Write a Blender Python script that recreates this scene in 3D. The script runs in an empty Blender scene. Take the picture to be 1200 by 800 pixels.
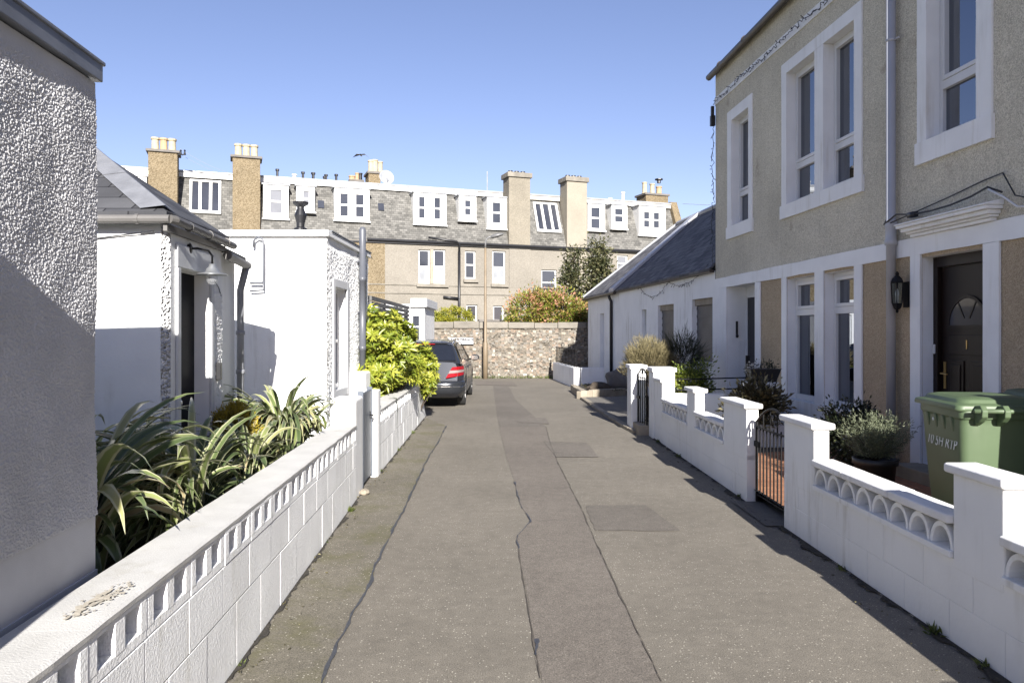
import bpy, bmesh, math, random
import numpy as np
from mathutils import Vector, Matrix, noise

random.seed(7)
RNG = np.random.default_rng(11)
R = math.radians
C = bpy.context.scene.collection
SC = bpy.context.scene

# ------------------------------------------------------------------ camera, sky, sun, exposure
F, HZ, CX, CZ = 880.0, 389.0, 600.0, 1.65
cam = bpy.data.cameras.new('camera')
cam.sensor_width = 36.0
cam.lens = F / 1200 * 36
cam.shift_y = -11.0 / 1200
cam.clip_start = 0.05
cam.clip_end = 2000
camo = bpy.data.objects.new('camera', cam)
C.objects.link(camo)
camo.location = (0, 0, CZ)
camo.rotation_euler = (R(90), 0, 0)
SC.camera = camo

SUN_EL, SUN_AZ = R(24.0), R(9.0)        # light travels towards +Y, leaning to -X
SUN_DIR = Vector((-math.sin(SUN_AZ) * math.cos(SUN_EL), math.cos(SUN_AZ) * math.cos(SUN_EL), -math.sin(SUN_EL)))
world = bpy.data.worlds.new('World')
SC.world = world
world.use_nodes = True
wt = world.node_tree
bg = wt.nodes['Background']
sky = wt.nodes.new('ShaderNodeTexSky')
sky.sky_type = 'NISHITA'
sky.sun_disc = False
sky.sun_elevation = SUN_EL
sky.sun_rotation = R(171)
sky.air_density = 1.0
sky.dust_density = 0.3
sky.ozone_density = 3.0
tint = wt.nodes.new('ShaderNodeMix'); tint.data_type = 'RGBA'; tint.blend_type = 'MULTIPLY'
tint.inputs[0].default_value = 1.0; tint.inputs[7].default_value = (1.29, 1.04, 1.12, 1)
wt.links.new(sky.outputs[0], tint.inputs[6]); wt.links.new(tint.outputs[2], bg.inputs[0])
bg.inputs[1].default_value = 0.050
sl = bpy.data.lights.new('sun', 'SUN')
sl.energy = 4.8
sl.angle = R(0.5)
sl.color = (1.0, 0.955, 0.895)
so = bpy.data.objects.new('sun', sl)
C.objects.link(so)
so.rotation_euler = SUN_DIR.to_track_quat('-Z', 'Y').to_euler()
so.location = (0, -20, 30)
SC.view_settings.view_transform = 'Standard'
SC.view_settings.look = 'None'
SC.view_settings.gamma = 1
SC.view_settings.use_curve_mapping = False
SC.view_settings.exposure = 1.55

# ------------------------------------------------------------------ mesh helpers
class MB:
    def __init__(s):
        s.v, s.f, s.m = [], [], []
    def face(s, pts, mi=0):
        b = len(s.v)
        s.v += [Vector(p) for p in pts]
        s.f.append(list(range(b, b + len(pts))))
        s.m.append(mi)
    def grid(s, rows, mi=0, close=False):
        b = len(s.v); n = len(rows[0])
        for r in rows: s.v += [Vector(p) for p in r]
        for i in range(len(rows) - 1):
            for j in range(n if close else n - 1):
                k = (j + 1) % n
                s.f.append([b + i * n + j, b + i * n + k, b + (i + 1) * n + k, b + (i + 1) * n + j]); s.m.append(mi)
    def hexa(s, p, mi=0):       # p: 4 bottom, 4 top
        b = len(s.v); s.v += [Vector(q) for q in p]
        for q in ((3, 2, 1, 0), (4, 5, 6, 7), (0, 1, 5, 4), (1, 2, 6, 5), (2, 3, 7, 6), (3, 0, 4, 7)):
            s.f.append([b + i for i in q]); s.m.append(mi)
    def box(s, fr, u0, u1, w0, w1, z0, z1, mi=0, j=0.0):
        q = [fr(u0, w0, z0), fr(u1, w0, z0), fr(u1, w1, z0), fr(u0, w1, z0), fr(u0, w0, z1), fr(u1, w0, z1), fr(u1, w1, z1), fr(u0, w1, z1)]
        if j: q = [p + Vector((random.uniform(-j, j), random.uniform(-j, j), random.uniform(-j, j))) for p in q]
        s.hexa(q, mi)
    def prism(s, prof, a, mi=0):    # polygon of 3D points, extruded by vector a
        n = len(prof); b = len(s.v); a = Vector(a)
        s.v += [Vector(p) for p in prof] + [Vector(p) + a for p in prof]
        s.f.append([b + i for i in range(n)][::-1]); s.m.append(mi)
        s.f.append([b + n + i for i in range(n)]); s.m.append(mi)
        for i in range(n):
            k = (i + 1) % n
            s.f.append([b + i, b + k, b + n + k, b + n + i]); s.m.append(mi)
    def tube(s, pts, r, n=8, mi=0, cap=True):
        pts = [Vector(p) for p in pts]
        rr = r if isinstance(r, (list, tuple)) else [r] * len(pts)
        rows = []; ref = None
        for i, p in enumerate(pts):
            d = (pts[min(i + 1, len(pts) - 1)] - pts[max(i - 1, 0)])
            if d.length < 1e-9: d = Vector((0, 0, 1))
            d.normalize()
            if ref is None:
                ref = Vector((1, 0, 0)) if abs(d.x) < .8 else Vector((0, 1, 0))
            a = ref - d * ref.dot(d)
            if a.length < 1e-6: a = d.orthogonal()
            a.normalize(); ref = a; c = d.cross(a)
            rows.append([p + (a * math.cos(2 * math.pi * k / n) + c * math.sin(2 * math.pi * k / n)) * rr[i] for k in range(n)])
        b = len(s.v)
        s.grid(rows, mi, True)
        if cap:
            s.f.append([b + k for k in range(n)][::-1]); s.m.append(mi)
            e = b + (len(rows) - 1) * n
            s.f.append([e + k for k in range(n)]); s.m.append(mi)
    def lathe(s, c, prof, n=20, mi=0, axis=None):   # prof: (radius, height)
        c = Vector(c)
        M = Vector(axis).to_track_quat('Z', 'Y').to_matrix() if axis is not None else Matrix.Identity(3)
        rows = [[c + M @ Vector((r * math.cos(2 * math.pi * k / n), r * math.sin(2 * math.pi * k / n), h)) for k in range(n)] for r, h in prof]
        b = len(s.v)
        s.grid(rows, mi, True)
        s.f.append([b + k for k in range(n)][::-1]); s.m.append(mi)
        e = b + (len(rows) - 1) * n
        s.f.append([e + k for k in range(n)]); s.m.append(mi)
    def build(s, name, mats, parent=None, smooth=False, bevel=0.0, seg=2, merge=True, recalc=True):
        mats = mats if isinstance(mats, (list, tuple)) else [mats]
        me = bpy.data.meshes.new(name)
        me.from_pydata([tuple(p) for p in s.v], [], s.f)
        for m in mats: me.materials.append(m)
        me.polygons.foreach_set('material_index', s.m)
        if merge or recalc:
            bm = bmesh.new(); bm.from_mesh(me)
            if merge: bmesh.ops.remove_doubles(bm, verts=bm.verts, dist=1e-5)
            if recalc: bmesh.ops.recalc_face_normals(bm, faces=bm.faces)
            bm.to_mesh(me); bm.free()
        uv = me.uv_layers.new(name='UVMap')
        Z = Vector((0, 0, 1))
        dat = uv.data
        vs = me.vertices
        for p in me.polygons:
            n = p.normal
            if abs(n.z) > .995: a, c = Vector((1, 0, 0)), Vector((0, 1, 0))
            else:
                a = Z.cross(n); a.normalize(); c = n.cross(a)
            for li in p.loop_indices:
                co = vs[me.loops[li].vertex_index].co
                dat[li].uv = (co.dot(a), co.dot(c))
        if smooth: me.polygons.foreach_set('use_smooth', [True] * len(me.polygons))
        o = bpy.data.objects.new(name, me); C.objects.link(o)
        if bevel:
            md = o.modifiers.new('bevel', 'BEVEL'); md.width = bevel; md.segments = seg; md.limit_method = 'ANGLE'; md.angle_limit = R(35)
        if parent is not None: attach(o, parent)
        return o

def attach(o, parent):
    o.parent = parent
    M = Matrix.Identity(4); q = parent
    T = Vector((0, 0, 0))
    while q is not None:
        if q.type == 'EMPTY': T += q.location
        q = q.parent
    o.matrix_parent_inverse = Matrix.Translation(-T) if parent.type == 'EMPTY' else Matrix.Identity(4)

def thing(name, label, cat, loc=(0, 0, 0), group=None):
    o = bpy.data.objects.new(name, None); C.objects.link(o)
    o.empty_display_size = .2
    o.location = loc
    o['label'] = label; o['category'] = cat
    if group: o['group'] = group
    return o

def tag(o, label, cat, group=None):
    o['label'] = label; o['category'] = cat
    if group: o['group'] = group
    return o

def struct(o, kind='structure'):
    o['kind'] = kind
    return o

def W(u, w, z): return Vector((u, w, z))

def lane_frame(x0, s, side):
    """u = world Y along a line X = x0 + s*Y; w = offset towards the street; side +1: street lies to +X"""
    k = math.sqrt(1 + s * s)
    n = Vector((1, -s, 0)) / k * side
    def fr(u, w, z): return Vector((x0 + s * u, u, z)) + n * w
    fr.x0, fr.s, fr.n = x0, s, n
    return fr

def wall_open(mb, fr, u0, u1, z0, z1, w, ops, depth, mi=0, mr=None, ends=None):
    """front face of a wall with openings (ua,ub,za,zb); reveals go back by depth"""
    mr = mi if mr is None else mr
    us = sorted(set([u0, u1] + [x for o in ops for x in o[:2] if u0 < x < u1]))
    zs = sorted(set([z0, z1] + [x for o in ops for x in o[2:4] if z0 < x < z1]))
    for i in range(len(us) - 1):
        for k in range(len(zs) - 1):
            cu, cz = (us[i] + us[i + 1]) / 2, (zs[k] + zs[k + 1]) / 2
            if any(o[0] < cu < o[1] and o[2] < cz < o[3] for o in ops): continue
            mb.face([fr(us[i], w, zs[k]), fr(us[i + 1], w, zs[k]), fr(us[i + 1], w, zs[k + 1]), fr(us[i], w, zs[k + 1])], mi)
    for a, b, c, d in [o[:4] for o in ops]:
        e = w - depth
        mb.face([fr(a, w, c), fr(a, w, d), fr(a, e, d), fr(a, e, c)], mr)
        mb.face([fr(b, w, c), fr(b, w, d), fr(b, e, d), fr(b, e, c)], mr)
        mb.face([fr(a, w, d), fr(b, w, d), fr(b, e, d), fr(a, e, d)], mr)
        mb.face([fr(a, w, c), fr(b, w, c), fr(b, e, c), fr(a, e, c)], mr)

# ------------------------------------------------------------------ materials
def ND(nt, t, **k):
    n = nt.nodes.new(t)
    for a, b in k.items():
        if a in n.inputs: n.inputs[a].default_value = b
        else: setattr(n, a, b)
    return n

def newmat(name):
    m = bpy.data.materials.new(name); m.use_nodes = True
    nt = m.node_tree
    return m, nt, nt.nodes['Principled BSDF']

def coords(nt, uv=False, scale=None):
    tc = ND(nt, 'ShaderNodeTexCoord')
    out = tc.outputs['UV' if uv else 'Object']
    if scale:
        mp = ND(nt, 'ShaderNodeMapping'); mp.inputs['Scale'].default_value = scale
        nt.links.new(out, mp.inputs[0]); out = mp.outputs[0]
    return out

def noise_n(nt, co, scale, detail=4, rough=.55, dist=0):
    n = ND(nt, 'ShaderNodeTexNoise'); n.inputs['Scale'].default_value = scale
    n.inputs['Detail'].default_value = detail; n.inputs['Roughness'].default_value = rough; n.inputs['Distortion'].default_value = dist
    nt.links.new(co, n.inputs['Vector'])
    return n

def ramp(nt, fac, stops, interp='LINEAR'):
    r = ND(nt, 'ShaderNodeValToRGB'); r.color_ramp.interpolation = interp
    el = r.color_ramp.elements
    while len(el) < len(stops): el.new(.5)
    for e, (p, c) in zip(el, stops):
        e.position = p; e.color = tuple(c) + (1,) if len(c) == 3 else c
    nt.links.new(fac, r.inputs[0])
    return r.outputs[0]

def mix(nt, fac, a, b, mode='MIX'):
    m = ND(nt, 'ShaderNodeMix'); m.data_type = 'RGBA'; m.blend_type = mode
    if isinstance(fac, (int, float)): m.inputs[0].default_value = fac
    else: nt.links.new(fac, m.inputs[0])
    for sock, val in ((m.inputs[6], a), (m.inputs[7], b)):
        if isinstance(val, (tuple, list)): sock.default_value = tuple(val) + (1,)
        else: nt.links.new(val, sock)
    return m.outputs[2]

def bump(nt, h, strength, dist, prev=None):
    b = ND(nt, 'ShaderNodeBump'); b.inputs['Strength'].default_value = strength; b.inputs['Distance'].default_value = dist
    nt.links.new(h, b.inputs['Height'])
    if prev is not None: nt.links.new(prev, b.inputs['Normal'])
    return b.outputs[0]

def g(v): return (v, v, v)

def plain(name, col, rough=.6, metal=0.0, var=.12, vscale=3.0, bscale=0, bstr=0.3, bdist=.004, spec=.5, dirt=None, streak=None):
    """base colour with soft large-scale variation and an optional fine bump"""
    m, nt, p = newmat(name)
    co = coords(nt)
    n = noise_n(nt, co, vscale, 6)
    lo = tuple(c * (1 - var) for c in col); hi = tuple(min(1, c * (1 + var)) for c in col)
    c = ramp(nt, n.outputs[0], [(.3, lo), (.7, hi)])
    if dirt:
        n3 = noise_n(nt, co, dirt[1], 8, .7)
        c = mix(nt, ramp(nt, n3.outputs[0], [(dirt[2], g(0)), (dirt[2] + .12, g(1))]), c, dirt[0])
    if streak:      # rain marks: blotches drawn out downwards, plus scattered grime
        cs = coords(nt, scale=(9, 9, .9)); n4 = noise_n(nt, cs, 1.0, 6, .6); n5 = noise_n(nt, co, .9, 5, .6)
        m4 = ramp(nt, n4.outputs[0], [(.52, g(0)), (.70, g(1))]); m5 = ramp(nt, n5.outputs[0], [(.45, g(0)), (.65, g(1))])
        mm = mix(nt, 1.0, m4, m5, 'MULTIPLY'); mm = mix(nt, 1.0, mm, g(streak[1]), 'MULTIPLY')
        c = mix(nt, mm, c, streak[0])
    nt.links.new(c, p.inputs['Base Color'])
    p.inputs['Roughness'].default_value = rough; p.inputs['Metallic'].default_value = metal
    p.inputs['Specular IOR Level'].default_value = spec
    if bscale:
        n2 = noise_n(nt, co, bscale, 5, .6)
        nt.links.new(bump(nt, n2.outputs[0], bstr, bdist), p.inputs['Normal'])
    return m

def roughcast(name, cols, scale=70, bstr=.7, bdist=.012, rough=.9, blotch=.8, spots=None):
    """dashed / harled wall: pebbles as voronoi bumps, colour per pebble, weather blotches"""
    m, nt, p = newmat(name)
    co = coords(nt)
    v = ND(nt, 'ShaderNodeTexVoronoi'); v.inputs['Scale'].default_value = scale
    nt.links.new(co, v.inputs['Vector'])
    sep = ND(nt, 'ShaderNodeSeparateColor'); nt.links.new(v.outputs['Color'], sep.inputs[0])
    c = ramp(nt, sep.outputs[0], [(0, cols[0]), (.5, cols[1]), (1, cols[2])])
    n = noise_n(nt, co, blotch, 7, .6)
    c = mix(nt, 1.0, c, ramp(nt, n.outputs[0], [(.3, g(.82)), (.7, g(1.05))]), 'MULTIPLY')
    if spots:
        n3 = noise_n(nt, co, spots[1], 8, .65)
        c = mix(nt, ramp(nt, n3.outputs[0], [(spots[2], g(0)), (spots[2] + .1, g(1))]), c, spots[0])
    nt.links.new(c, p.inputs['Base Color'])
    p.inputs['Roughness'].default_value = rough; p.inputs['Specular IOR Level'].default_value = .2
    inv = ramp(nt, v.outputs['Distance'], [(0, g(1)), (.7, g(0))])
    b1 = bump(nt, inv, bstr, bdist)
    n2 = noise_n(nt, co, scale * .35, 4)
    nt.links.new(bump(nt, n2.outputs[0], .4, bdist, b1), p.inputs['Normal'])
    return m

def slates(name, c1, c2, mortar, w=.3, h=.16, bstr=.6, lichen=None, rough=.55):
    m, nt, p = newmat(name)
    co = coords(nt, True)
    b = ND(nt, 'ShaderNodeTexBrick')
    b.inputs['Scale'].default_value = 1.0
    b.inputs['Brick Width'].default_value = w; b.inputs['Row Height'].default_value = h
    b.inputs['Mortar Size'].default_value = .006; b.inputs['Mortar Smooth'].default_value = .1; b.inputs['Bias'].default_value = 0
    b.inputs['Color1'].default_value = c1 + (1,); b.inputs['Color2'].default_value = c2 + (1,); b.inputs['Mortar'].default_value = mortar + (1,)
    nz = noise_n(nt, co, 6, 3)
    ad = mix(nt, .012, co, nz.outputs['Color'], 'ADD')
    nt.links.new(ad, b.inputs['Vector'])
    n = noise_n(nt, co, 1.3, 8, .65)
    c = mix(nt, 1.0, b.outputs[0], ramp(nt, n.outputs[0], [(.3, g(.7)), (.7, g(1.2))]), 'MULTIPLY')
    if lichen:
        n3 = noise_n(nt, co, lichen[1], 9, .75)
        c = mix(nt, ramp(nt, n3.outputs[0], [(lichen[2], g(0)), (lichen[2] + .08, g(1))]), c, lichen[0])
    nt.links.new(c, p.inputs['Base Color']); p.inputs['Roughness'].default_value = rough; p.inputs['Specular IOR Level'].default_value = .25
    # each slate tilts: saw-tooth height along v
    sp = ND(nt, 'ShaderNodeSeparateXYZ'); nt.links.new(co, sp.inputs[0])
    md = ND(nt, 'ShaderNodeMath'); md.operation = 'MULTIPLY'; md.inputs[1].default_value = 1 / h
    nt.links.new(sp.outputs[1], md.inputs[0])
    fr_ = ND(nt, 'ShaderNodeMath'); fr_.operation = 'FRACT'; nt.links.new(md.outputs[0], fr_.inputs[0])
    iv = ND(nt, 'ShaderNodeMath'); iv.operation = 'SUBTRACT'; iv.inputs[0].default_value = 1; nt.links.new(fr_.outputs[0], iv.inputs[1])
    b1 = bump(nt, iv.outputs[0], .5, .02)
    nt.links.new(bump(nt, b.outputs['Fac'], -bstr, .01, b1), p.inputs['Normal'])
    return m

def leafmat(name, stops, rough=.45, trans=.35, uvstripe=None):
    m, nt, p = newmat(name)
    a = ND(nt, 'ShaderNodeAttribute'); a.attribute_name = 'var'
    c = ramp(nt, a.outputs['Fac'], stops)
    if uvstripe:
        uv = coords(nt, True)
        sp = ND(nt, 'ShaderNodeSeparateXYZ'); nt.links.new(uv, sp.inputs[0])
        st = ramp(nt, sp.outputs[0], [(0, g(1)), (.16, g(1)), (.24, g(0)), (.76, g(0)), (.84, g(1)), (1, g(1))])
        am = ramp(nt, a.outputs['Fac'], [(.15, g(.15)), (.45, g(.9)), (.9, g(1))]); st = mix(nt, 1.0, st, am, 'MULTIPLY')
        c = mix(nt, st, c, uvstripe)
    nt.links.new(c, p.inputs['Base Color']); p.inputs['Roughness'].default_value = rough
    t = ND(nt, 'ShaderNodeBsdfTranslucent'); nt.links.new(c, t.inputs[0])
    ms = ND(nt, 'ShaderNodeMixShader'); ms.inputs[0].default_value = trans
    nt.links.new(p.outputs[0], ms.inputs[1]); nt.links.new(t.outputs[0], ms.inputs[2])
    nt.links.new(ms.outputs[0], nt.nodes['Material Output'].inputs[0])
    return m

def glassmat(name, tint=.85):
    m, nt, p = newmat(name)
    tr = ND(nt, 'ShaderNodeBsdfTransparent'); tr.inputs[0].default_value = (tint * .95, tint, tint * .98, 1)
    gl = ND(nt, 'ShaderNodeBsdfGlossy'); gl.inputs['Roughness'].default_value = .01; gl.inputs[0].default_value = (.22, .235, .26, 1)
    n = noise_n(nt, coords(nt), 1.5, 1)
    nt.links.new(bump(nt, n.outputs[0], .05, .01), gl.inputs['Normal'])
    fr_ = ND(nt, 'ShaderNodeFresnel'); fr_.inputs[0].default_value = 1.5
    ms = ND(nt, 'ShaderNodeMixShader')
    nt.links.new(fr_.outputs[0], ms.inputs[0]); nt.links.new(tr.outputs[0], ms.inputs[1]); nt.links.new(gl.outputs[0], ms.inputs[2])
    nt.links.new(ms.outputs[0], nt.nodes['Material Output'].inputs[0])
    return m

def asphalt(name, base, speck=.8, warm=None, moss=None):
    m, nt, p = newmat(name)
    co = coords(nt)
    n = noise_n(nt, co, .55, 8, .62)
    c = ramp(nt, n.outputs[0], [(.28, tuple(x * .84 for x in base)), (.72, tuple(x * 1.14 for x in base))])
    nb = noise_n(nt, co, 9, 6, .7)
    c = mix(nt, 1.0, c, ramp(nt, nb.outputs[0], [(.3, g(.86)), (.7, g(1.12))]), 'MULTIPLY')
    nf = noise_n(nt, co, 160, 2, .7)
    c = mix(nt, 1.0, c, ramp(nt, nf.outputs[0], [(.3, g(.50)), (.7, g(1.45))]), 'MULTIPLY')
    if moss:
        nm = noise_n(nt, co, 1.6, 9, .7)
        c = mix(nt, ramp(nt, nm.outputs[0], [(.48, g(0)), (.66, g(.75))]), c, moss)
    v = ND(nt, 'ShaderNodeTexVoronoi'); v.inputs['Scale'].default_value = 62; nt.links.new(co, v.inputs['Vector'])
    sep = ND(nt, 'ShaderNodeSeparateColor'); nt.links.new(v.outputs['Color'], sep.inputs[0])
    dens = noise_n(nt, co, 1.1, 5, .6)
    thr = ND(nt, 'ShaderNodeMath'); thr.operation = 'MULTIPLY_ADD'; thr.inputs[1].default_value = .75; thr.inputs[2].default_value = -.20
    nt.links.new(dens.outputs[0], thr.inputs[0])
    lt = ND(nt, 'ShaderNodeMath'); lt.operation = 'LESS_THAN'; nt.links.new(sep.outputs[0], lt.inputs[0]); nt.links.new(thr.outputs[0], lt.inputs[1])
    ds = ND(nt, 'ShaderNodeMath'); ds.operation = 'LESS_THAN'; ds.inputs[1].default_value = .27; nt.links.new(v.outputs['Distance'], ds.inputs[0])
    ml = ND(nt, 'ShaderNodeMath'); ml.operation = 'MULTIPLY'; nt.links.new(lt.outputs[0], ml.inputs[0]); nt.links.new(ds.outputs[0], ml.inputs[1])
    m2 = ND(nt, 'ShaderNodeMath'); m2.operation = 'MULTIPLY'; m2.inputs[1].default_value = speck; nt.links.new(ml.outputs[0], m2.inputs[0])
    c = mix(nt, m2.outputs[0], c, (.36, .335, .28))
    nt.links.new(c, p.inputs['Base Color'])
    p.inputs['Roughness'].default_value = .88; p.inputs['Specular IOR Level'].default_value = .25
    b1 = bump(nt, nf.outputs[0], .55, .006)
    nt.links.new(bump(nt, nb.outputs[0], .25, .02, b1), p.inputs['Normal'])
    return m

def rubble(name):
    m, nt, p = newmat(name)
    co = coords(nt, True)
    nz = noise_n(nt, co, 2.2, 4)
    ad = mix(nt, .25, co, nz.outputs['Color'], 'ADD')
    v = ND(nt, 'ShaderNodeTexVoronoi'); v.inputs['Scale'].default_value = 2.7; nt.links.new(ad, v.inputs['Vector'])
    v2 = ND(nt, 'ShaderNodeTexVoronoi'); v2.feature = 'DISTANCE_TO_EDGE'; v2.inputs['Scale'].default_value = 2.7; nt.links.new(ad, v2.inputs['Vector'])
    v3 = ND(nt, 'ShaderNodeTexVoronoi'); v3.inputs['Scale'].default_value = 11; nt.links.new(ad, v3.inputs['Vector'])
    sep = ND(nt, 'ShaderNodeSeparateColor'); nt.links.new(v.outputs['Color'], sep.inputs[0])
    c = ramp(nt, sep.outputs[0], [(0, (.095, .082, .066)), (.25, (.15, .132, .104)), (.5, (.205, .155, .115)), (.7, (.165, .157, .142)), (.85, (.24, .213, .17)), (1, (.36, .33, .28))])
    s3 = ND(nt, 'ShaderNodeSeparateColor'); nt.links.new(v3.outputs['Color'], s3.inputs[0])
    c = mix(nt, 1.0, c, ramp(nt, s3.outputs[1], [(0, g(.75)), (1, g(1.18))]), 'MULTIPLY')
    c = mix(nt, ramp(nt, v2.outputs[0], [(0, g(1)), (.05, g(.8)), (.09, g(0))]), c, (.17, .152, .125))
    nt.links.new(c, p.inputs['Base Color']); p.inputs['Roughness'].default_value = .95
    nb = noise_n(nt, co, 18, 5)
    b1 = bump(nt, ramp(nt, v2.outputs[0], [(0, g(0)), (.12, g(1))]), .9, .05)
    nt.links.new(bump(nt, nb.outputs[0], .6, .03, b1), p.inputs['Normal'])
    return m

M = {}
M['white_roughcast'] = roughcast('white_roughcast', [(.66, .66, .66), (.74, .74, .74), (.80, .80, .80)], 48, 1.0, .035, .85, 1.2)
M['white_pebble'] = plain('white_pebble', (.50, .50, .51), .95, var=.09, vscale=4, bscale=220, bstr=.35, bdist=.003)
M['white_paint'] = plain('white_paint', (0.765, 0.77, 0.765), .7, var=.05, vscale=2.5, bscale=45, bstr=.35, bdist=.006, dirt=((.50, .46, .38), 2.2, .70), streak=((.46, .43, .36), .5))
M['white_block'] = plain('white_block', (0.795, 0.8, 0.795), .8, var=.07, vscale=3, bscale=75, bstr=.65, bdist=.010, dirt=((.50, .47, .40), 3.0, .70), streak=((.44, .42, .34), .6))
M['coping_white'] = plain('coping_white', (.48, .475, .455), .9, var=.08, vscale=5, bscale=130, bstr=.45, bdist=.006, dirt=((.34, .29, .21), 2.6, .68), streak=((.30, .28, .22), .5))
M['wall_white'] = plain('wall_white', (0.765, 0.77, 0.761), .75, var=.05, vscale=1.6, bscale=28, bstr=.35, bdist=.008, dirt=((.52, .49, .43), 3.1, .72), streak=((.42, .40, .34), .8))
M['grey_trim'] = plain('grey_trim', (.55, .56, .57), .7, var=.06, bscale=40, bstr=.25, bdist=.004)
M['lead_grey'] = plain('lead_grey', (.24, .25, .27), .45, var=.15, vscale=5, bscale=12, bstr=.2, bdist=.01)
M['edge_zinc'] = plain('edge_zinc', (.15, .16, .185), .45, var=.18, vscale=5, bscale=12, bstr=.15, bdist=.01)
M['lead_hip'] = plain('lead_hip', (.15, .155, .168), .55, var=.18, vscale=6, bscale=9, bstr=.4, bdist=.02)
M['recess_shade_grey'] = plain('recess_shade_grey', (.10, .10, .105), .95, var=.2, vscale=8, bscale=60, bstr=.6, bdist=.008)  # dark grey that paints shade into the holes of the left walls
M['bare_stone'] = plain('bare_stone', (.40, .365, .30), .95, var=.22, vscale=25, bscale=60, bstr=.5, bdist=.006)
M['mortar_grey'] = plain('mortar_grey', (.22, .215, .20), .95, var=.3, vscale=6)
M['cap_white'] = plain('cap_white', (.72, .715, .70), .85, var=.07, vscale=5, bscale=90, bstr=.4, bdist=.006, dirt=((.45, .41, .33), 3.2, .70), streak=((.40, .38, .31), .6))
M['joint'] = plain('joint', (.075, .064, .052), .9, var=.3, vscale=20)
M['zinc'] = plain('zinc', (.10, .11, .125), .45, .3, var=.12, vscale=4)
M['beige_harl'] = roughcast('beige_harl', [(0.485, 0.446, 0.349), (0.654, 0.613, 0.492), (0.796, 0.746, 0.621)], 95, .8, .010, .95, .9, spots=((0.341, 0.278, 0.213), 1.4, .62))
M['tan_harl'] = roughcast('tan_harl', [(0.383, 0.298, 0.196), (0.487, 0.386, 0.263), (0.580, 0.468, 0.325)], 95, .8, .010, .95, 1.3)
M['chimney_tan'] = roughcast('chimney_tan', [(0.138, 0.107, 0.065), (0.185, 0.148, 0.095), (0.224, 0.181, 0.120)], 22, .8, .03, .95, .7)
M['chimney_stone'] = roughcast('chimney_stone', [(0.176, 0.160, 0.128), (0.208, 0.188, 0.152), (0.232, 0.208, 0.168)], 30, .5, .02, .95, 1.0)
M['chimney_cream'] = roughcast('chimney_cream', [(0.244, 0.222, 0.181), (0.266, 0.240, 0.196), (0.281, 0.255, 0.207)], 40, .4, .01, .95, .6)
M['tenement_wall'] = roughcast('tenement_wall', [(0.183, 0.168, 0.143), (0.203, 0.185, 0.158), (0.222, 0.205, 0.175)], 25, .4, .02, .95, .5, spots=((0.195, 0.162, 0.121), .35, .62))
M['far_white'] = plain('far_white', (0.629, 0.629, 0.620), .6, var=.04)
M['far_fascia'] = plain('far_fascia', (0.440, 0.416, 0.368), .8, var=.25, vscale=.8)
M['slate_tenement'] = slates('slate_tenement', (.085, .083, .077), (.165, .16, .148), (.045, .045, .043), .21, .125, .9, lichen=((.22, .215, .195), 5.5, .58), rough=.85)
M['slate_dark'] = slates('slate_dark', (0.069, 0.069, 0.076), (0.156, 0.154, 0.161), (0.028, 0.028, 0.030), .3, .17, .8, lichen=((0.253, 0.241, 0.230), 5, .68), rough=.8)
M['slate_cottage'] = slates('slate_cottage', (.035, .036, .040), (.080, .081, .086), (.012, .012, .014), .34, .20, .7, lichen=((.16, .14, .10), 4, .66), rough=.75)
M['black_paint'] = plain('black_paint', (.012, .012, .014), .4, var=.2)
M['black_iron'] = plain('black_iron', (.008, .008, .009), .55, var=.3, vscale=12, spec=.15)
M['gutter_brown'] = plain('gutter_brown', (.045, .036, .030), .5, var=.2)
M['gutter_grey'] = plain('gutter_grey', (.11, .105, .10), .6, var=.2)
M['pipe_grey'] = plain('pipe_grey', (.40, .41, .44), .5, var=.07, vscale=2, streak=((.25, .23, .2), .6))
M['flue_grey'] = plain('flue_grey', (.085, .09, .105), .4, var=.1)
M['gate_grey'] = plain('gate_grey', (.085, .10, .125), .5, var=.1)
M['upvc'] = plain('upvc', (.62, .62, .62), .35, var=.02)
M['glass'] = glassmat('glass')
M['pane_far'] = plain('pane_far', (.035, .038, .048), .06, var=.3, vscale=.6, spec=.8)
M['pane_blind'] = plain('pane_blind', (.15, .155, .17), .15, var=.15, vscale=1.0)
M['net_curtain'] = plain('net_curtain', (.21, .22, .235), .8, var=.15, vscale=3)
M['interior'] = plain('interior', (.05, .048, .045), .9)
M['blind'] = plain('blind', (.50, .495, .49), .8, var=.06, vscale=14)
M['door_brown'] = plain('door_brown', (.012, .0065, .005), .4, var=.2, spec=.25)
M['brass'] = plain('brass', (.55, .38, .15), .35, .9)
M['door_dark'] = plain('door_dark', (.006, .006, .009), .6, var=.15, spec=.15)
M['asphalt'] = asphalt('asphalt', (0.168, 0.152, 0.126), 1.0)
M['asphalt_strip'] = asphalt('asphalt_strip', (.150, .133, .114), .35)
M['asphalt_patch'] = asphalt('asphalt_patch', (.138, .124, .107), .3)
M['asphalt_edge'] = asphalt('asphalt_edge', (.150, .136, .108), 1.0, moss=(.10, .095, .045))
M['concrete_drive'] = asphalt('concrete_drive', (.15, .14, .125), .3)
M['tar'] = plain('tar', (.040, .042, .048), .5, var=.3, vscale=20)
M['dirt'] = plain('dirt', (.030, .026, .020), .95, var=.5, vscale=14, bscale=50, bstr=.9, bdist=.02)
M['soil'] = plain('soil', (.045, .034, .024), .95, var=.5, vscale=9, bscale=30, bstr=1.0, bdist=.03)
M['ground_far'] = plain('ground_far', (.07, .08, .035), .95, var=.4, vscale=.4)
M['gravel_dark'] = roughcast('gravel_dark', [(.05, .045, .04), (.11, .10, .085), (.20, .18, .15)], 40, 1.0, .02)
M['rubble'] = rubble('rubble')
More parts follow.
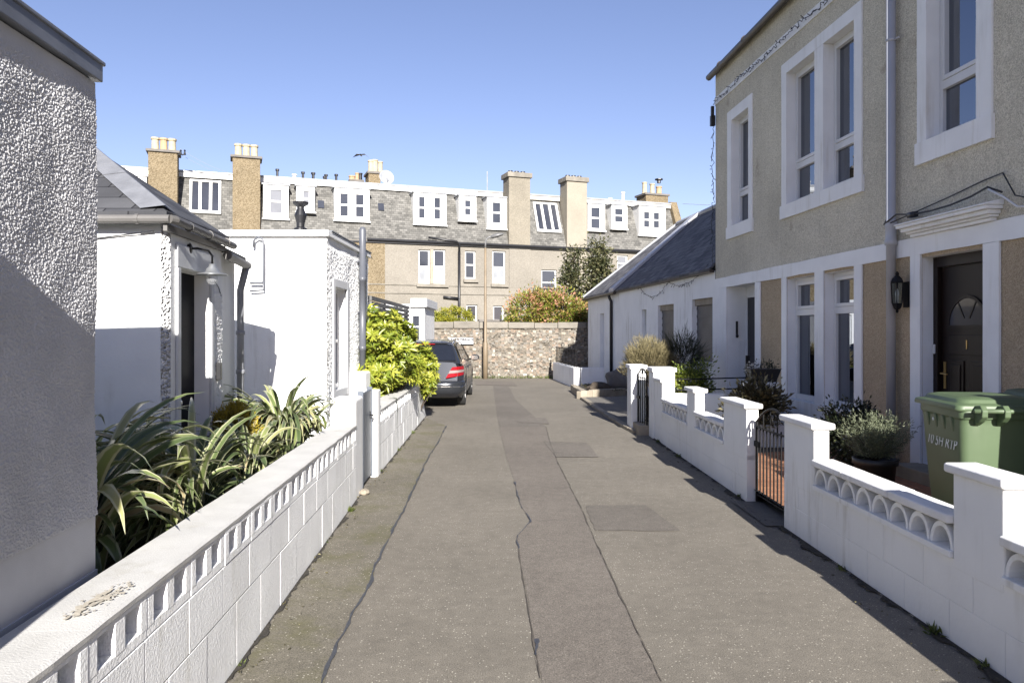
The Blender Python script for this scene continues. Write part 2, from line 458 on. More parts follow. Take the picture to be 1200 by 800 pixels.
M['coping_stone'] = plain('coping_stone', (.175, .16, .135), .95, var=.25, vscale=2, bscale=9, bstr=.7, bdist=.04)
M['kerb_stone'] = plain('kerb_stone', (.27, .235, .18), .9, var=.2, vscale=4, bscale=20, bstr=.5, bdist=.01)
M['terracotta'] = slates('terracotta', (.36, .16, .085), (.44, .22, .12), (.20, .13, .09), .2, .1, .4, rough=.85)
M['lamp_pole'] = plain('lamp_pole', (.17, .13, .085), .6, var=.15)
M['lamp_head'] = plain('lamp_head', (.12, .12, .12), .4, var=.1)
M['sign_white'] = plain('sign_white', (.50, .50, .50), .5, var=.03)
M['ink'] = plain('ink', (.008, .008, .015), .6)
M['chalk'] = plain('chalk', (.60, .62, .60), .8)
M['car_paint'] = plain('car_paint', (.040, .043, .050), .18, .55, var=.03)
M['car_glass'] = plain('car_glass', (.012, .014, .02), .03, var=.1, spec=.8)
M['rubber'] = plain('rubber', (.018, .018, .018), .8)
M['rim'] = plain('rim', (.5, .5, .5), .3, .9)
M['chrome'] = plain('chrome', (.7, .7, .7), .12, 1.0, var=.02)
M['red_lens'] = plain('red_lens', (.22, .006, .009), .12, var=.1)
M['clear_lens'] = plain('clear_lens', (.22, .17, .16), .12)
M['bin_green'] = plain('bin_green', (.070, .103, .052), .5, var=.08, vscale=2.5, bscale=250, bstr=.2, bdist=.001, dirt=((.09, .115, .06), 3.5, .68), streak=((.13, .15, .10), .5))
M['bin_dark'] = plain('bin_dark', (.010, .012, .010), .6)
M['pot_black'] = plain('pot_black', (.014, .014, .015), .5)
M['pot_clay'] = plain('pot_clay', (.34, .24, .14), .8, var=.2, vscale=6)
M['pot_cream'] = plain('pot_cream', (.34, .295, .205), .8, var=.2, vscale=5)
M['shade_metal'] = plain('shade_metal', (.24, .25, .26), .4, .6)
M['bulb_glass'] = glassmat('bulb_glass', .9)
m_, nt_, p_ = newmat('globe_glass'); p_.inputs['Base Color'].default_value = (.75, .77, .78, 1); p_.inputs['Roughness'].default_value = .1
tr_ = ND(nt_, 'ShaderNodeBsdfTransparent'); ms_ = ND(nt_, 'ShaderNodeMixShader'); ms_.inputs[0].default_value = .16
nt_.links.new(tr_.outputs[0], ms_.inputs[1]); nt_.links.new(p_.outputs[0], ms_.inputs[2]); nt_.links.new(ms_.outputs[0], nt_.nodes['Material Output'].inputs[0])
M['globe_glass'] = m_
M['bark'] = plain('bark', (.055, .042, .03), .9, var=.3, vscale=20, bscale=40, bstr=.8, bdist=.01)
M['flax'] = leafmat('flax', [(0, (.045, .068, .030)), (.45, (.135, .175, .058)), (.8, (.25, .28, .105)), (1, (.36, .29, .16))], .30, .22, uvstripe=(.40, .39, .25))
M['leaf_yellow'] = leafmat('leaf_yellow', [(0, (.035, .065, .012)), (.3, (.11, .155, .018)), (.7, (.24, .27, .028)), (1, (.40, .39, .07))], .38, .3)
M['leaf_pink'] = leafmat('leaf_pink', [(0, (.05, .075, .016)), (.35, (.13, .17, .022)), (.55, (.26, .24, .045)), (.75, (.40, .19, .12)), (1, (.52, .28, .20))], .4, .3)
M['leaf_olive'] = leafmat('leaf_olive', [(0, (.022, .028, .012)), (.5, (.06, .066, .028)), (1, (.20, .18, .09))], .4, .25)
M['leaf_topiary'] = leafmat('leaf_topiary', [(0, (.10, .12, .015)), (.5, (.22, .23, .02)), (1, (.33, .30, .03))], .5, .3)
M['leaf_conifer'] = leafmat('leaf_conifer', [(0, (.12, .10, .012)), (.5, (.30, .235, .02)), (1, (.44, .34, .04))], .6, .2)
M['heather'] = leafmat('heather', [(0, (.06, .05, .025)), (.5, (.15, .125, .06)), (1, (.23, .20, .11))], .7, .2)
M['leaf_dark'] = leafmat('leaf_dark', [(0, (.012, .018, .010)), (.6, (.032, .042, .02)), (1, (.08, .085, .04))], .45, .2)
M['leaf_bright'] = leafmat('leaf_bright', [(0, (.05, .08, .012)), (.5, (.14, .18, .022)), (1, (.32, .34, .06))], .4, .3)
M['rosemary'] = leafmat('rosemary', [(0, (.05, .06, .035)), (.5, (.12, .14, .08)), (1, (.24, .26, .17))], .6, .2)
M['leaf_brown'] = leafmat('leaf_brown', [(0, (.03, .028, .015)), (.5, (.075, .065, .03)), (.85, (.14, .12, .05)), (1, (.35, .33, .20))], .5, .2)
M['weed'] = leafmat('weed', [(0, (.04, .06, .012)), (1, (.14, .17, .04))], .5, .3)
M['wood_slat'] = plain('wood_slat', (.11, .11, .11), .7, var=.2, vscale=6)
M['fence_wood'] = plain('fence_wood', (.17, .13, .09), .85, var=.25, vscale=3, bscale=30, bstr=.4, bdist=.004)
M['shed_roof'] = plain('shed_roof', (.12, .11, .10), .8, var=.2)

# ------------------------------------------------------------------ foliage helpers
def leaf_mesh(name, P, D, L, Wd, mat, parent=None, var=None, fold=.25, curl=.15, up=None):
    """P base points, D unit directions (n,3), lengths L, widths Wd -> one folded leaf of 2 quads each"""
    n = len(P)
    L = np.broadcast_to(np.asarray(L, float), (n,))[:, None]; Wd = np.broadcast_to(np.asarray(Wd, float), (n,))[:, None]
    rnd = RNG.normal(size=(n, 3))
    if up is not None: rnd = rnd * .5 + up
    S = np.cross(D, rnd); S /= (np.linalg.norm(S, axis=1, keepdims=True) + 1e-9)
    N = np.cross(S, D)
    mid = P + D * L * .5
    v = np.empty((n, 6, 3))
    v[:, 0] = P
    v[:, 1] = mid - S * Wd * .5 + N * Wd * fold
    v[:, 2] = mid - N * L * .02
    v[:, 3] = mid + S * Wd * .5 + N * Wd * fold
    v[:, 4] = P + D * L - N * L * curl
    v[:, 5] = v[:, 4]
    idx = np.arange(n)[:, None] * 5
    vv = v[:, :5].reshape(-1, 3)
    f = np.concatenate([idx + np.array([[0, 2, 4, 1]]), idx + np.array([[0, 3, 4, 2]])], 1).reshape(-1)
    me = bpy.data.meshes.new(name)
    me.vertices.add(len(vv)); me.vertices.foreach_set('co', vv.ravel())
    me.loops.add(len(f)); me.loops.foreach_set('vertex_index', f.astype(np.int32))
    nf = 2 * n
    me.polygons.add(nf); me.polygons.foreach_set('loop_start', np.arange(nf, dtype=np.int32) * 4); me.polygons.foreach_set('loop_total', np.full(nf, 4, np.int32))
    me.update(calc_edges=True)
    if var is None: var = RNG.random(n)
    at = me.attributes.new('var', 'FLOAT', 'POINT'); at.data.foreach_set('value', np.repeat(np.clip(var, 0, 1), 5).astype(np.float32))
    me.materials.append(mat)
    o = bpy.data.objects.new(name, me); C.objects.link(o)
    if parent is not None: attach(o, parent)
    return o

def unit(a): return a / (np.linalg.norm(a, axis=-1, keepdims=True) + 1e-9)

def crown_points(c, rad, nclump, nleaf, clump_r, shell=.55, flat=.0, seed=1):
    """leaf base points and outward directions in lumpy clumps filling an uneven ellipsoid"""
    rg = np.random.default_rng(seed)
    d = unit(rg.normal(size=(nclump, 3)))
    rr = (shell + (1 - shell) * rg.random(nclump)) ** .7
    lump = np.array([.80 + .45 * noise.noise(Vector(x * 1.7) + Vector((seed * 3.1, 0, 0))) + .12 for x in d])
    cc = np.asarray(c) + d * (rr * lump)[:, None] * np.asarray(rad)
    k = rg.integers(0, nclump, nleaf)
    off = rg.normal(size=(nleaf, 3)) * clump_r * (.6 + .8 * rg.random(nclump))[k][:, None]
    P = cc[k] + off
    out = unit(unit(P - np.asarray(c)) * .8 + unit(off) * .7 + rg.normal(size=(nleaf, 3)) * .45 + np.array([0, 0, .25]))
    cv = rg.random(nclump)[k]
    return P, out, cv, cc, rg

def whorl_bush(name, c, rad, nwh, per, L, Wd, mat, parent, seed, zmin):
    """rosettes of leaves at twig ends"""
    rg = np.random.default_rng(seed)
    d = unit(rg.normal(size=(nwh, 3)))
    lump = np.array([.88 + .3 * noise.noise(Vector(x * 2.2) + Vector((seed, 2, 0))) for x in d])
    rr = (.35 + .65 * rg.random(nwh) ** .5)
    P0 = np.asarray(c) + d * (lump * rr)[:, None] * np.asarray(rad)
    P0 = P0[(P0[:, 2] > zmin) & ((P0[:, 2] > .86) | (P0[:, 0] < -1.86) | (P0[:, 1] > 13.3))]; d = unit(P0 - np.asarray(c)); n = len(P0)
    ax = unit(d * .8 + rg.normal(size=(n, 3)) * .35 + np.array([0, 0, .45]))
    a = unit(np.cross(ax, rg.normal(size=(n, 3)))); b = np.cross(ax, a)
    Ps, Ds, Vs, Us = [], [], [], []
    cv = rg.random(n)
    for k in range(per):
        th = 2 * math.pi * (k / per) + rg.random(n)[:, None] * .5
        tilt = .35 + .35 * rg.random((n, 1))
        dd = unit((a * np.cos(th) + b * np.sin(th)) + ax * tilt)
        Ps.append(P0 + rg.normal(size=(n, 3)) * .008); Ds.append(dd); Vs.append(np.clip(.2 + .6 * cv + .25 * rg.random(n) * 1.0, 0, 1)); Us.append(ax)
    P, D, V, U = map(np.concatenate, (Ps, Ds, Vs, Us))
    return leaf_mesh(name, P, D, L * (.7 + .5 * rg.random(len(P))), Wd * (.8 + .4 * rg.random(len(P))), mat, parent, V, up=U * 2)

def stems(name, base, pts, r0, mat, parent, k=14, seed=1):
    rg = random.Random(seed); mb = MB(); base = Vector(base)
    for p in pts[:k] if len(pts) >= k else pts:
        p = Vector(p); b = base + Vector((rg.uniform(-1, 1), rg.uniform(-1, 1), 0)) * r0 * 2
        m1 = b.lerp(p, .4) + Vector((rg.uniform(-.06, .06), rg.uniform(-.06, .06), .10)) * (p - b).length
        mb.tube([b, m1, p], [r0, r0 * .6, r0 * .2], 6)
    return mb.build(name, mat, parent, smooth=True)

def LIMX(y): return -1.44 - .046 * y
def flax_leaves(name, base, n, Lr, Wr, el, spread, mat, parent, seed, lean=(0, 0), droop=1.0):
    """strap leaves arching out of one base; uv.x runs across the blade"""
    rg = np.random.default_rng(seed)
    S = 11
    vs, fs, uvs, var = [], [], [], []
    done = 0
    for i in range(n * 14):
        if done >= n: break
        az = rg.uniform(0, 2 * math.pi); e = R(rg.uniform(*el)); L = rg.uniform(*Lr); w = rg.uniform(*Wr)
        p = np.array(base) + np.array([math.cos(az), math.sin(az), 0]) * rg.uniform(0, spread) + np.array([0, 0, rg.uniform(-.02, .06)])
        hd = np.array([math.cos(az) + lean[0], math.sin(az) + lean[1], 0]); hd /= np.linalg.norm(hd)
        side0 = np.array([-hd[1], hd[0], 0])
        kink = rg.uniform(.8, 2.3) * droop; tw = rg.uniform(-.9, .9); bend = rg.uniform(-.25, .25)
        b = len(vs); v0 = rg.beta(1.3, 1.5)
        if rg.random() < .06: v0 = 1.0
        ee = e; az_d = 0; keep = len(var)
        bad = False
        for s in range(S):
            t = s / (S - 1)
            d = hd * math.cos(ee) + np.array([0, 0, math.sin(ee)]) + side0 * bend * t
            d /= np.linalg.norm(d)
            up = np.cross(np.cross(d, [0, 0, 1]) + 1e-6, d)
            sd = np.cross(d, [0, 0, 1]); sd /= (np.linalg.norm(sd) + 1e-9)
            nn = np.cross(sd, d)
            a = tw * t
            sd2 = sd * math.cos(a) + nn * math.sin(a); nn2 = np.cross(sd2, d)
            ww = w * (.75 + .9 * t - 1.0 * t * t) * (1 if t < .75 else max(.02, (1 - t) / .25)) 
            vs += [p - sd2 * ww * .5 + nn2 * ww * .18, p, p + sd2 * ww * .5 + nn2 * ww * .18]
            uvs += [(0, t), (.5, t), (1, t)]; var += [v0] * 3
            lim = (LIMX(p[1]) if p[2] < .80 else LIMX(p[1]) + .14)
            if p[0] > lim or p[2] < (.50 if p[1] < 7.8 else .36) or (p[1] < 2.95 and p[0] < -1.55) or (p[1] > 5.0 and p[1] < 6.5 and p[0] < -2.36) or (p[1] > 8.55 and p[0] < -2.1): bad = True
            p = p + d * L / (S - 1)
            ee -= kink * (.05 + .28 * t)
        if bad:
            del vs[b:], uvs[b:], var[b:]; continue
        done += 1
        for s in range(S - 1):
            q = b + s * 3
            fs += [(q, q + 1, q + 4, q + 3), (q + 1, q + 2, q + 5, q + 4)]
    me = bpy.data.meshes.new(name); me.from_pydata([tuple(x) for x in vs], [], fs)
    uv = me.uv_layers.new(name='UVMap')
    li = np.empty(len(me.loops), np.int32); me.loops.foreach_get('vertex_index', li)
    uv.data.foreach_set('uv', np.asarray(uvs, np.float32)[li].ravel())
    at = me.attributes.new('var', 'FLOAT', 'POINT'); at.data.foreach_set('value', np.asarray(var, np.float32))
    me.polygons.foreach_set('use_smooth', [True] * len(me.polygons))
    me.materials.append(mat)
    o = bpy.data.objects.new(name, me); C.objects.link(o)
    if parent is not None: attach(o, parent)
    return o

def text_mesh(name, body, size, mat, Mx, parent, extrude=.002, align='CENTER', bold=0.0):
    cu = bpy.data.curves.new(name, 'FONT'); cu.body = body; cu.size = size; cu.extrude = extrude; cu.offset = bold; cu.align_x = align; cu.align_y = 'CENTER'
    o = bpy.data.objects.new(name, cu); C.objects.link(o)
    dg = bpy.context.evaluated_depsgraph_get(); dg.update()
    me = bpy.data.meshes.new_from_object(o.evaluated_get(dg))
    bpy.data.objects.remove(o)
    me.transform(Mx); me.name = name
    me.materials.clear(); me.materials.append(mat)
    q = bpy.data.objects.new(name, me); C.objects.link(q)
    if parent is not None: attach(q, parent)
    return q
#PART2

def pxp(px, py):        # ground point under a picture coordinate (used for measuring the lane's marks)
    Y = F * CZ / (py - HZ)
    return ((px - CX) / F * Y, Y)

# ------------------------------------------------------------------ ground, lane, patches, cracks
def sheet(name, poly, z, mat, kind='structure'):
    mb = MB(); mb.face([(x, y, z) for x, y in poly]); o = mb.build(name, mat, merge=False, recalc=False)
    return struct(o, kind)
sheet('ground', [(-300, -300), (300, -300), (300, 300), (-300, 300)], -.05, M['ground_far'])
sheet('lane', [(-1.75, -8), (2.75, -8), (2.75, 12.2), (3.6, 12.2), (3.6, 26.9), (-6, 26.9), (-6, 13.4), (-1.75, 13.4)], 0, M['asphalt'])
def patch(name, pts, z, mat):
    Q = [Vector(pxp(*p)) for p in pts]; out = []
    for a, b in zip(Q, Q[1:] + Q[:1]):
        k = max(1, min(60, int((b - a).length / .08)))
        for i in range(k):
            q = a.lerp(b, i / k); out.append((q.x + .018 * noise.noise(Vector((q.x * 6, q.y * 6, 1))), q.y + .03 * noise.noise(Vector((q.x * 5, q.y * 5, 5)))))
    return sheet(name, out, z, mat)
strip_l = [(585, 500), (592, 530), (603, 565), (610, 592), (622, 612), (606, 628), (608, 645), (613, 680), (620, 720), (628, 765), (634, 800)]
strip_r = [(775, 800), (735, 715), (700, 640), (682, 598), (668, 570), (655, 545), (645, 520), (640, 500)]
patch('lane_trench_patch', [(634, 800)] + [(640, 900), (830, 900)] + strip_r + strip_l[:-1], .004, M['asphalt_strip'])
patch('lane_patch', [(578, 452), (596, 452), (604, 468), (640, 500), (585, 500), (581, 478)], .004, M['asphalt_patch'])
patch('lane_patch', [(686, 592), (757, 592), (797, 622), (698, 622)], .005, M['asphalt_patch'])
patch('lane_patch', [(636, 517), (688, 519), (702, 536), (652, 536)], .008, M['asphalt_patch'])
patch('lane_patch', [(602, 488), (640, 490), (644, 497), (606, 495)], .008, M['asphalt_patch'])
patch('lane_patch', [(556, 446), (600, 447), (606, 452), (558, 451)], .008, M['asphalt_strip'])
crack_left = [(523, 499), (513, 519), (500, 540), (487, 568), (472, 600), (460, 622), (449, 645), (441, 662), (436, 680), (421, 706), (402, 740), (388, 772), (378, 800), (345, 900)]
patch('lane_edge_strip', crack_left + [(150, 900), (272, 800), (345, 690), (428, 576), (470, 520), (500, 490)], .004, M['asphalt_edge'])
def crack(name, pts, w, mat, z, seed, gap=.45):
    rg = random.Random(seed); P = [Vector(pxp(*p)) for p in pts]
    Q = []
    for a, b in zip(P[:-1], P[1:]):
        k = max(2, int((b - a).length / .03))
        Q += [a.lerp(b, i / k) for i in range(k)]
    L, Rr = [], []
    for i, q in enumerate(Q):
        d = (Q[min(i + 1, len(Q) - 1)] - Q[max(i - 1, 0)]).normalized(); nn = Vector((-d.y, d.x))
        ww = w * max(.0, gap + .95 * noise.noise(Vector((q.x * 3.1, q.y * 3.1, seed))) + .5 * noise.noise(Vector((q.x * 11, q.y * 11, seed))) + .35 * rg.random())
        j = nn * noise.noise(Vector((q.x * 5, q.y * 5, seed + 9))) * w * .9
        L.append(q + nn * ww * .5 + j); Rr.append(q - nn * ww * .5 + j)
    mb = MB()
    mb.grid([[(a.x, a.y, z) for a in L], [(a.x, a.y, z) for a in Rr]])
    return struct(mb.build(name, mat, merge=False, recalc=False))
crack('lane_tar_seam', crack_left, .022, M['tar'], .010, 1, .55)
crack('lane_crack', strip_l[2:7], .019, M['tar'], .010, 3, .25)
crack('lane_crack', strip_l[6:], .010, M['joint'], .010, 4, .5)
crack('lane_crack', [(626, 750), (630, 760), (629, 772)], .035, M['tar'], .0105, 8)
crack('lane_crack', strip_r, .010, M['joint'], .010, 5, .5)
sheet('garden_bed_left', [(-6, 2.2), (-1.40, 2.2), (-1.66, 7.7), (-6, 7.7)], .52, M['soil'])
sheet('garden_path_left', [(-6, 7.702), (-1.6, 7.702), (-1.62, 8.66), (-6, 8.66)], .05, M['concrete_drive'])
sheet('garden_bed_far_left', [(-3.6, 8.78), (-1.66, 8.78), (-1.78, 13.6), (-3.6, 13.6)], .38, M['soil'])
sheet('garden_right', [(2.54, -4), (6, -4), (4.9, 12.1), (2.26, 12.1)], .125, M['gravel_dark'])
sheet('garden_path_right', [(2.37, 6.36), (4.4, 6.6), (4.25, 9.85), (2.38, 9.2)], .131, M['terracotta'])
sheet('garden_far_right', [(2.2, 12.104), (4.9, 12.104), (4.4, 15.6), (2.6, 15.6), (2.25, 13)], .10, M['soil'])
# raised driveway beside the right cottage, with a kerb
mb = MB(); q = [pxp(680, 467.5), pxp(706, 486), pxp(729, 501), pxp(742, 508)]
for a, b in zip(q[:-1], q[1:]):
    for k in range(2):
        p0 = Vector(a).lerp(Vector(b), k / 2 + .01); p1 = Vector(a).lerp(Vector(b), (k + 1) / 2 - .01)
        mb.hexa([(p0.x, p0.y, -.02), (p1.x, p1.y, -.02), (p1.x + .11, p1.y + .03, -.02), (p0.x + .11, p0.y + .03, -.02),
                 (p0.x, p0.y, .055), (p1.x, p1.y, .055), (p1.x + .11, p1.y + .03, .055), (p0.x + .11, p0.y + .03, .055)])
struct(mb.build('driveway_kerb', M['kerb_stone'], bevel=.01))
mb = MB(); a, b = Vector(q[0]), Vector(q[-1])
mb.face([(a.x + .1, a.y, .05), (q[1][0] + .1, q[1][1], .05), (q[2][0] + .1, q[2][1], .05), (b.x + .1, b.y, .05), (3.9, 13.0, .06), (3.6, 18.7, .06)])
struct(mb.build('driveway', M['concrete_drive'], merge=False, recalc=False))

# dirt lines along the walls
def dirt_strip(name, pts, w, z=.012, seed=1):
    mb = MB(); L, Rr = [], []
    Q = []
    P = [Vector(p) for p in pts]
    for a, b in zip(P[:-1], P[1:]):
        k = max(2, int((b - a).length / .025)); Q += [a.lerp(b, i / k) for i in range(k + 1)]
    d = (P[-1] - P[0]).normalized(); nn = Vector((-d.y, d.x))
    for q in Q:
        ww = abs(w) * max(.08, .35 + .9 * noise.noise(Vector((q.x * 5, q.y * 5, seed))) + .5 * noise.noise(Vector((q.x * 17, q.y * 17, seed))))
        L.append((q.x, q.y, z)); Rr.append((q.x + nn.x * math.copysign(ww, w), q.y + nn.y * math.copysign(ww, w), z))
    mb.grid([L, Rr])
    return struct(mb.build(name, M['dirt'], merge=False, recalc=False))
dirt_strip('lane_dirt_line', [(-1.24, 1.3), (-1.548, 7.86)], -.05, seed=2)
dirt_strip('lane_dirt_line', [(-1.54, 8.75), (-1.69, 14.6)], -.05, seed=3)
dirt_strip('lane_dirt_line', [(2.375, 1.6), (2.29, 6.34), (2.27, 7.1), (2.20, 11.6)], .10, seed=4)
sheet('gate_threshold', [(2.15, 6.36), (2.40, 6.36), (2.40, 7.27), (2.13, 7.27)], .013, M['concrete_drive'])

# ------------------------------------------------------------------ left garden walls: two courses of block, a pierced screen course, a coping
def screen_wall(name, label, fr, u0, u1, cat, x_end_rake=0.0):
    t = thing(name, label, cat, fr(u0, 0, 0), 'white block walls along the left of the lane')
    BL = .41; th = .2
    mb = MB()
    core = MB(); core.box(fr, u0 + .004, u1 - .004, -th + .006, -.0028, -.05, .552); core.build('mortar', M['mortar_grey'], t)      # dirty joints
    rg = random.Random(len(name) + int(u0 * 10))
    for zi, (z0, z1, off) in enumerate(((-.05, .326, .0), (.3315, .5535, .5))):
        k0 = int(math.floor(u0 / BL)) - 1
        for k in range(k0, int(u1 / BL) + 2):
            a, b = max(u0, (k + off) * BL + .0025 + rg.uniform(-.001, .002)), min(u1, (k + 1 + off) * BL - .0025 + rg.uniform(-.002, .001))
            if b - a < .03: continue
            mb.box(fr, a, b, -th, rg.uniform(-.0012, .0012), z0, z1)
    mb.build('block_course', M['white_block'], t, bevel=.0025)
    k = u0
    while k < u1 - .1:
        a, b = k + .003, min(k + BL, u1) - .003
        mb = MB(); z0, z1 = .557, .717; d = .065; ww = rg.uniform(-.003, .003)
        bk = MB(); bk.box(fr, a + .002, b - .002, -th, -d, z0, z1)      # back of the recess, coloured dark to stand for its shade
        mb.box(fr, a, b, -d, ww, z0, z0 + .040); mb.box(fr, a, b, -d, ww, z1 - .020, z1)
        n = 2 if b - a > .3 else 1
        m = .052 if n == 2 else (b - a) * .2
        bars = [a, a + m] + ([(a + b) / 2 - .036, (a + b) / 2 + .036] if n == 2 else []) + [b - m, b]
        for i in range(0, len(bars), 2): mb.box(fr, bars[i], bars[i + 1], -d, ww + .0012, z0 + .03, z1 - .015)
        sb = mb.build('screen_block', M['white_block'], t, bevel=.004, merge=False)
        bk.build('recess', M['recess_shade_grey'], sb)
        k += BL
    mb = MB(); k = u0
    while k < u1 - .01:
        e = min(k + 1.23, u1)
        if u1 - e < .2: e = u1
        nseg = max(2, int((e - k) / .1)); rows = []
        for i in range(nseg + 1):
            u = k + (e - k) * i / nseg; z = .745 + .004 * noise.noise(Vector((u * 3, 0, 0)))
            w1 = .006 + .006 * noise.noise(Vector((u * 6, 3, 0)))
            rows.append([fr(u, -th - .035, .719), fr(u, -th - .035, z), fr(u, -th * .4, z + .003), fr(u, w1 - .012, z), fr(u, w1, z - .008), fr(u, w1 - .002, .719)])
        mb.grid(rows, close=True)
        mb.face(rows[0]); mb.face(rows[-1])
        k = e + .0005
    mb.build('coping', M['coping_white'], t)
    return t
LW = lane_frame(-1.175, -.048, 1)
t = screen_wall('garden_wall', 'white painted block wall with a row of square holes, nearest on the left of the lane', LW, 1.05, 7.36, 'garden wall')
mb = MB(); rgp = random.Random(3)
for k in range(110):        # flaked-off paint: a scatter of small chips
    r_ = rgp.random() ** .6; a = rgp.uniform(0, 6.283); cu_, cw_ = 2.52 + .19 * r_ * math.cos(a), -.088 + .052 * r_ * math.sin(a) + .018 * math.cos(a)
    sz = rgp.uniform(.003, .013) * (1.25 - r_ * .8); st = rgp.uniform(1.0, 2.6); n_ = rgp.randint(5, 8); ph = rgp.uniform(0, 6)
    mb.face([LW(cu_ + sz * st * math.cos(ph + 2 * math.pi * q / n_) * rgp.uniform(.6, 1.2), cw_ + sz * math.sin(ph + 2 * math.pi * q / n_) * rgp.uniform(.6, 1.2), .7545 + .00001 * k) for q in range(n_)])
mb.build('worn_paint', M['bare_stone'], t, merge=False, recalc=False)
mb = MB(); mb.box(LW, 7.365, 7.85, -.26, -.004, -.05, .99)
mb.build('pillar', M['wall_white'], t, bevel=.03, seg=3)
LW2 = lane_frame(-1.33, -.0245, 1)
t2 = screen_wall('garden_wall', 'white block wall with slit holes running from the grey gate to the parked car', LW2, 8.76, 13.5, 'garden wall')
mb = MB()
mb.box(LW2, 8.56, 8.755, -.24, .012, -.05, .985)
mb.build('pillar', M['wall_white'], t2, bevel=.012)
mb = MB()      # raked end
p = [LW2(13.503, 0, -.05), LW2(14.9, 0, -.05), LW2(14.6, 0, .12), LW2(13.62, 0, .73), LW2(13.503, 0, .745)]
mb.prism(p, LW2.n * -.2)
mb.build('raked_end', M['white_block'], t2, bevel=.008)

t = thing('garden_gate', 'narrow dark grey boarded gate between the two white block walls', 'gate', (-1.6, 8.2, 0))
GF = lane_frame(-1.215, -.045, 1)
mb = MB()
for i in range(4): mb.box(GF, 7.89 + i * .162, 7.89 + i * .162 + .158, -.03, 0, .04, 1.0)
mb.build('gate_panel', M['gate_grey'], t, bevel=.004, merge=False)
mb = MB()
for z in (.2, .82): mb.box(GF, 7.90, 8.52, -.06, -.031, z, z + .09)
mb.box(GF, 7.875, 7.888, -.05, .01, .02, 1.03); mb.box(GF, 8.538, 8.552, -.05, .01, .02, 1.03)
mb.build('gate_frame', M['gate_grey'], t, bevel=.003, merge=False)
mb = MB(); mb.tube([GF(8.44, .004, .72), GF(8.44, .035, .72), GF(8.36, .035, .72)], .009, 6)
mb.box(GF, 8.42, 8.46, 0.001, .006, .68, .76)
mb.build('latch', M['black_iron'], t)

def rough_mesh(name, fr, U0, U1, Z0, Z1, step, dens, rad, hgt, mat, parent, holes=(), wave=.006, seed=5, w0=0.0, top=None):
    """a wall face really covered in thrown pebbles: a fine grid pushed out along the wall normal"""
    nu, nz = int((U1 - U0) / step) + 1, int((Z1 - Z0) / step) + 1
    hu, hz = (U1 - U0) / (nu - 1), (Z1 - Z0) / (nz - 1)
    H_ = np.zeros((nu, nz)); rg = np.random.default_rng(seed); ns = int(dens * (U1 - U0) * (Z1 - Z0))
    for a, b, r, h in zip(rg.uniform(U0, U1, ns), rg.uniform(Z0, Z1, ns), rg.uniform(*rad, ns), rg.uniform(*hgt, ns)):
        i0, i1 = max(0, int((a - r - U0) / hu)), min(nu, int((a + r - U0) / hu) + 2)
        k0, k1 = max(0, int((b - r - Z0) / hz)), min(nz, int((b + r - Z0) / hz) + 2)
        if i0 >= i1 or k0 >= k1: continue
        d2 = ((U0 + np.arange(i0, i1) * hu - a)[:, None] ** 2 + (Z0 + np.arange(k0, k1) * hz - b)[None] ** 2) / r ** 2
        H_[i0:i1, k0:k1] = np.maximum(H_[i0:i1, k0:k1], h * np.sqrt(np.clip(1 - d2, 0, 1)))
    uu, zz = U0 + np.arange(nu) * hu, Z0 + np.arange(nz) * hz
    wv = np.array([[wave * noise.noise(Vector((u * 1.9, z * 1.5, seed))) + wave * .35 * noise.noise(Vector((u * 6, z * 6, seed))) for z in np.linspace(Z0, Z1, 48)] for u in np.linspace(U0, U1, 48)])
    wv = np.array([np.interp(zz, np.linspace(Z0, Z1, 48), r_) for r_ in wv]); wv = np.array([np.interp(uu, np.linspace(U0, U1, 48), c_) for c_ in wv.T]).T
    if top is not None: H_ *= .2 + .8 * np.clip((top - zz) / .03, 0, 1)
    H_ += wv + w0
    V = np.empty((nu, nz, 3)); base = np.array([[fr(u, 0, 0).x, fr(u, 0, 0).y] for u in uu])
    V[..., :2] = base[:, None] + np.array([fr.n.x, fr.n.y]) * H_[..., None]; V[..., 2] = zz
    ci, ck = np.meshgrid(uu[:-1] + hu / 2, zz[:-1] + hz / 2, indexing='ij'); keep = np.ones(ci.shape, bool)
    for a, b, c, d in holes: keep &= ~((ci > a) & (ci < b) & (ck > c) & (ck < d))
    ii = (np.arange(nu - 1)[:, None] * nz + np.arange(nz - 1)[None])[keep]
    Fq = np.stack([ii, ii + nz, ii + nz + 1, ii + 1], 1).astype(np.int32)
    me = bpy.data.meshes.new(name); Vl = V.reshape(-1, 3)
    me.vertices.add(len(Vl)); me.vertices.foreach_set('co', Vl.ravel())
    me.loops.add(Fq.size); me.loops.foreach_set('vertex_index', Fq.ravel())
    me.polygons.add(len(Fq)); me.polygons.foreach_set('loop_start', np.arange(len(Fq), dtype=np.int32) * 4); me.polygons.foreach_set('loop_total', np.full(len(Fq), 4, np.int32))
    me.update(calc_edges=True); me.materials.append(mat)
    o = bpy.data.objects.new(name, me); C.objects.link(o); attach(o, parent)
    return o

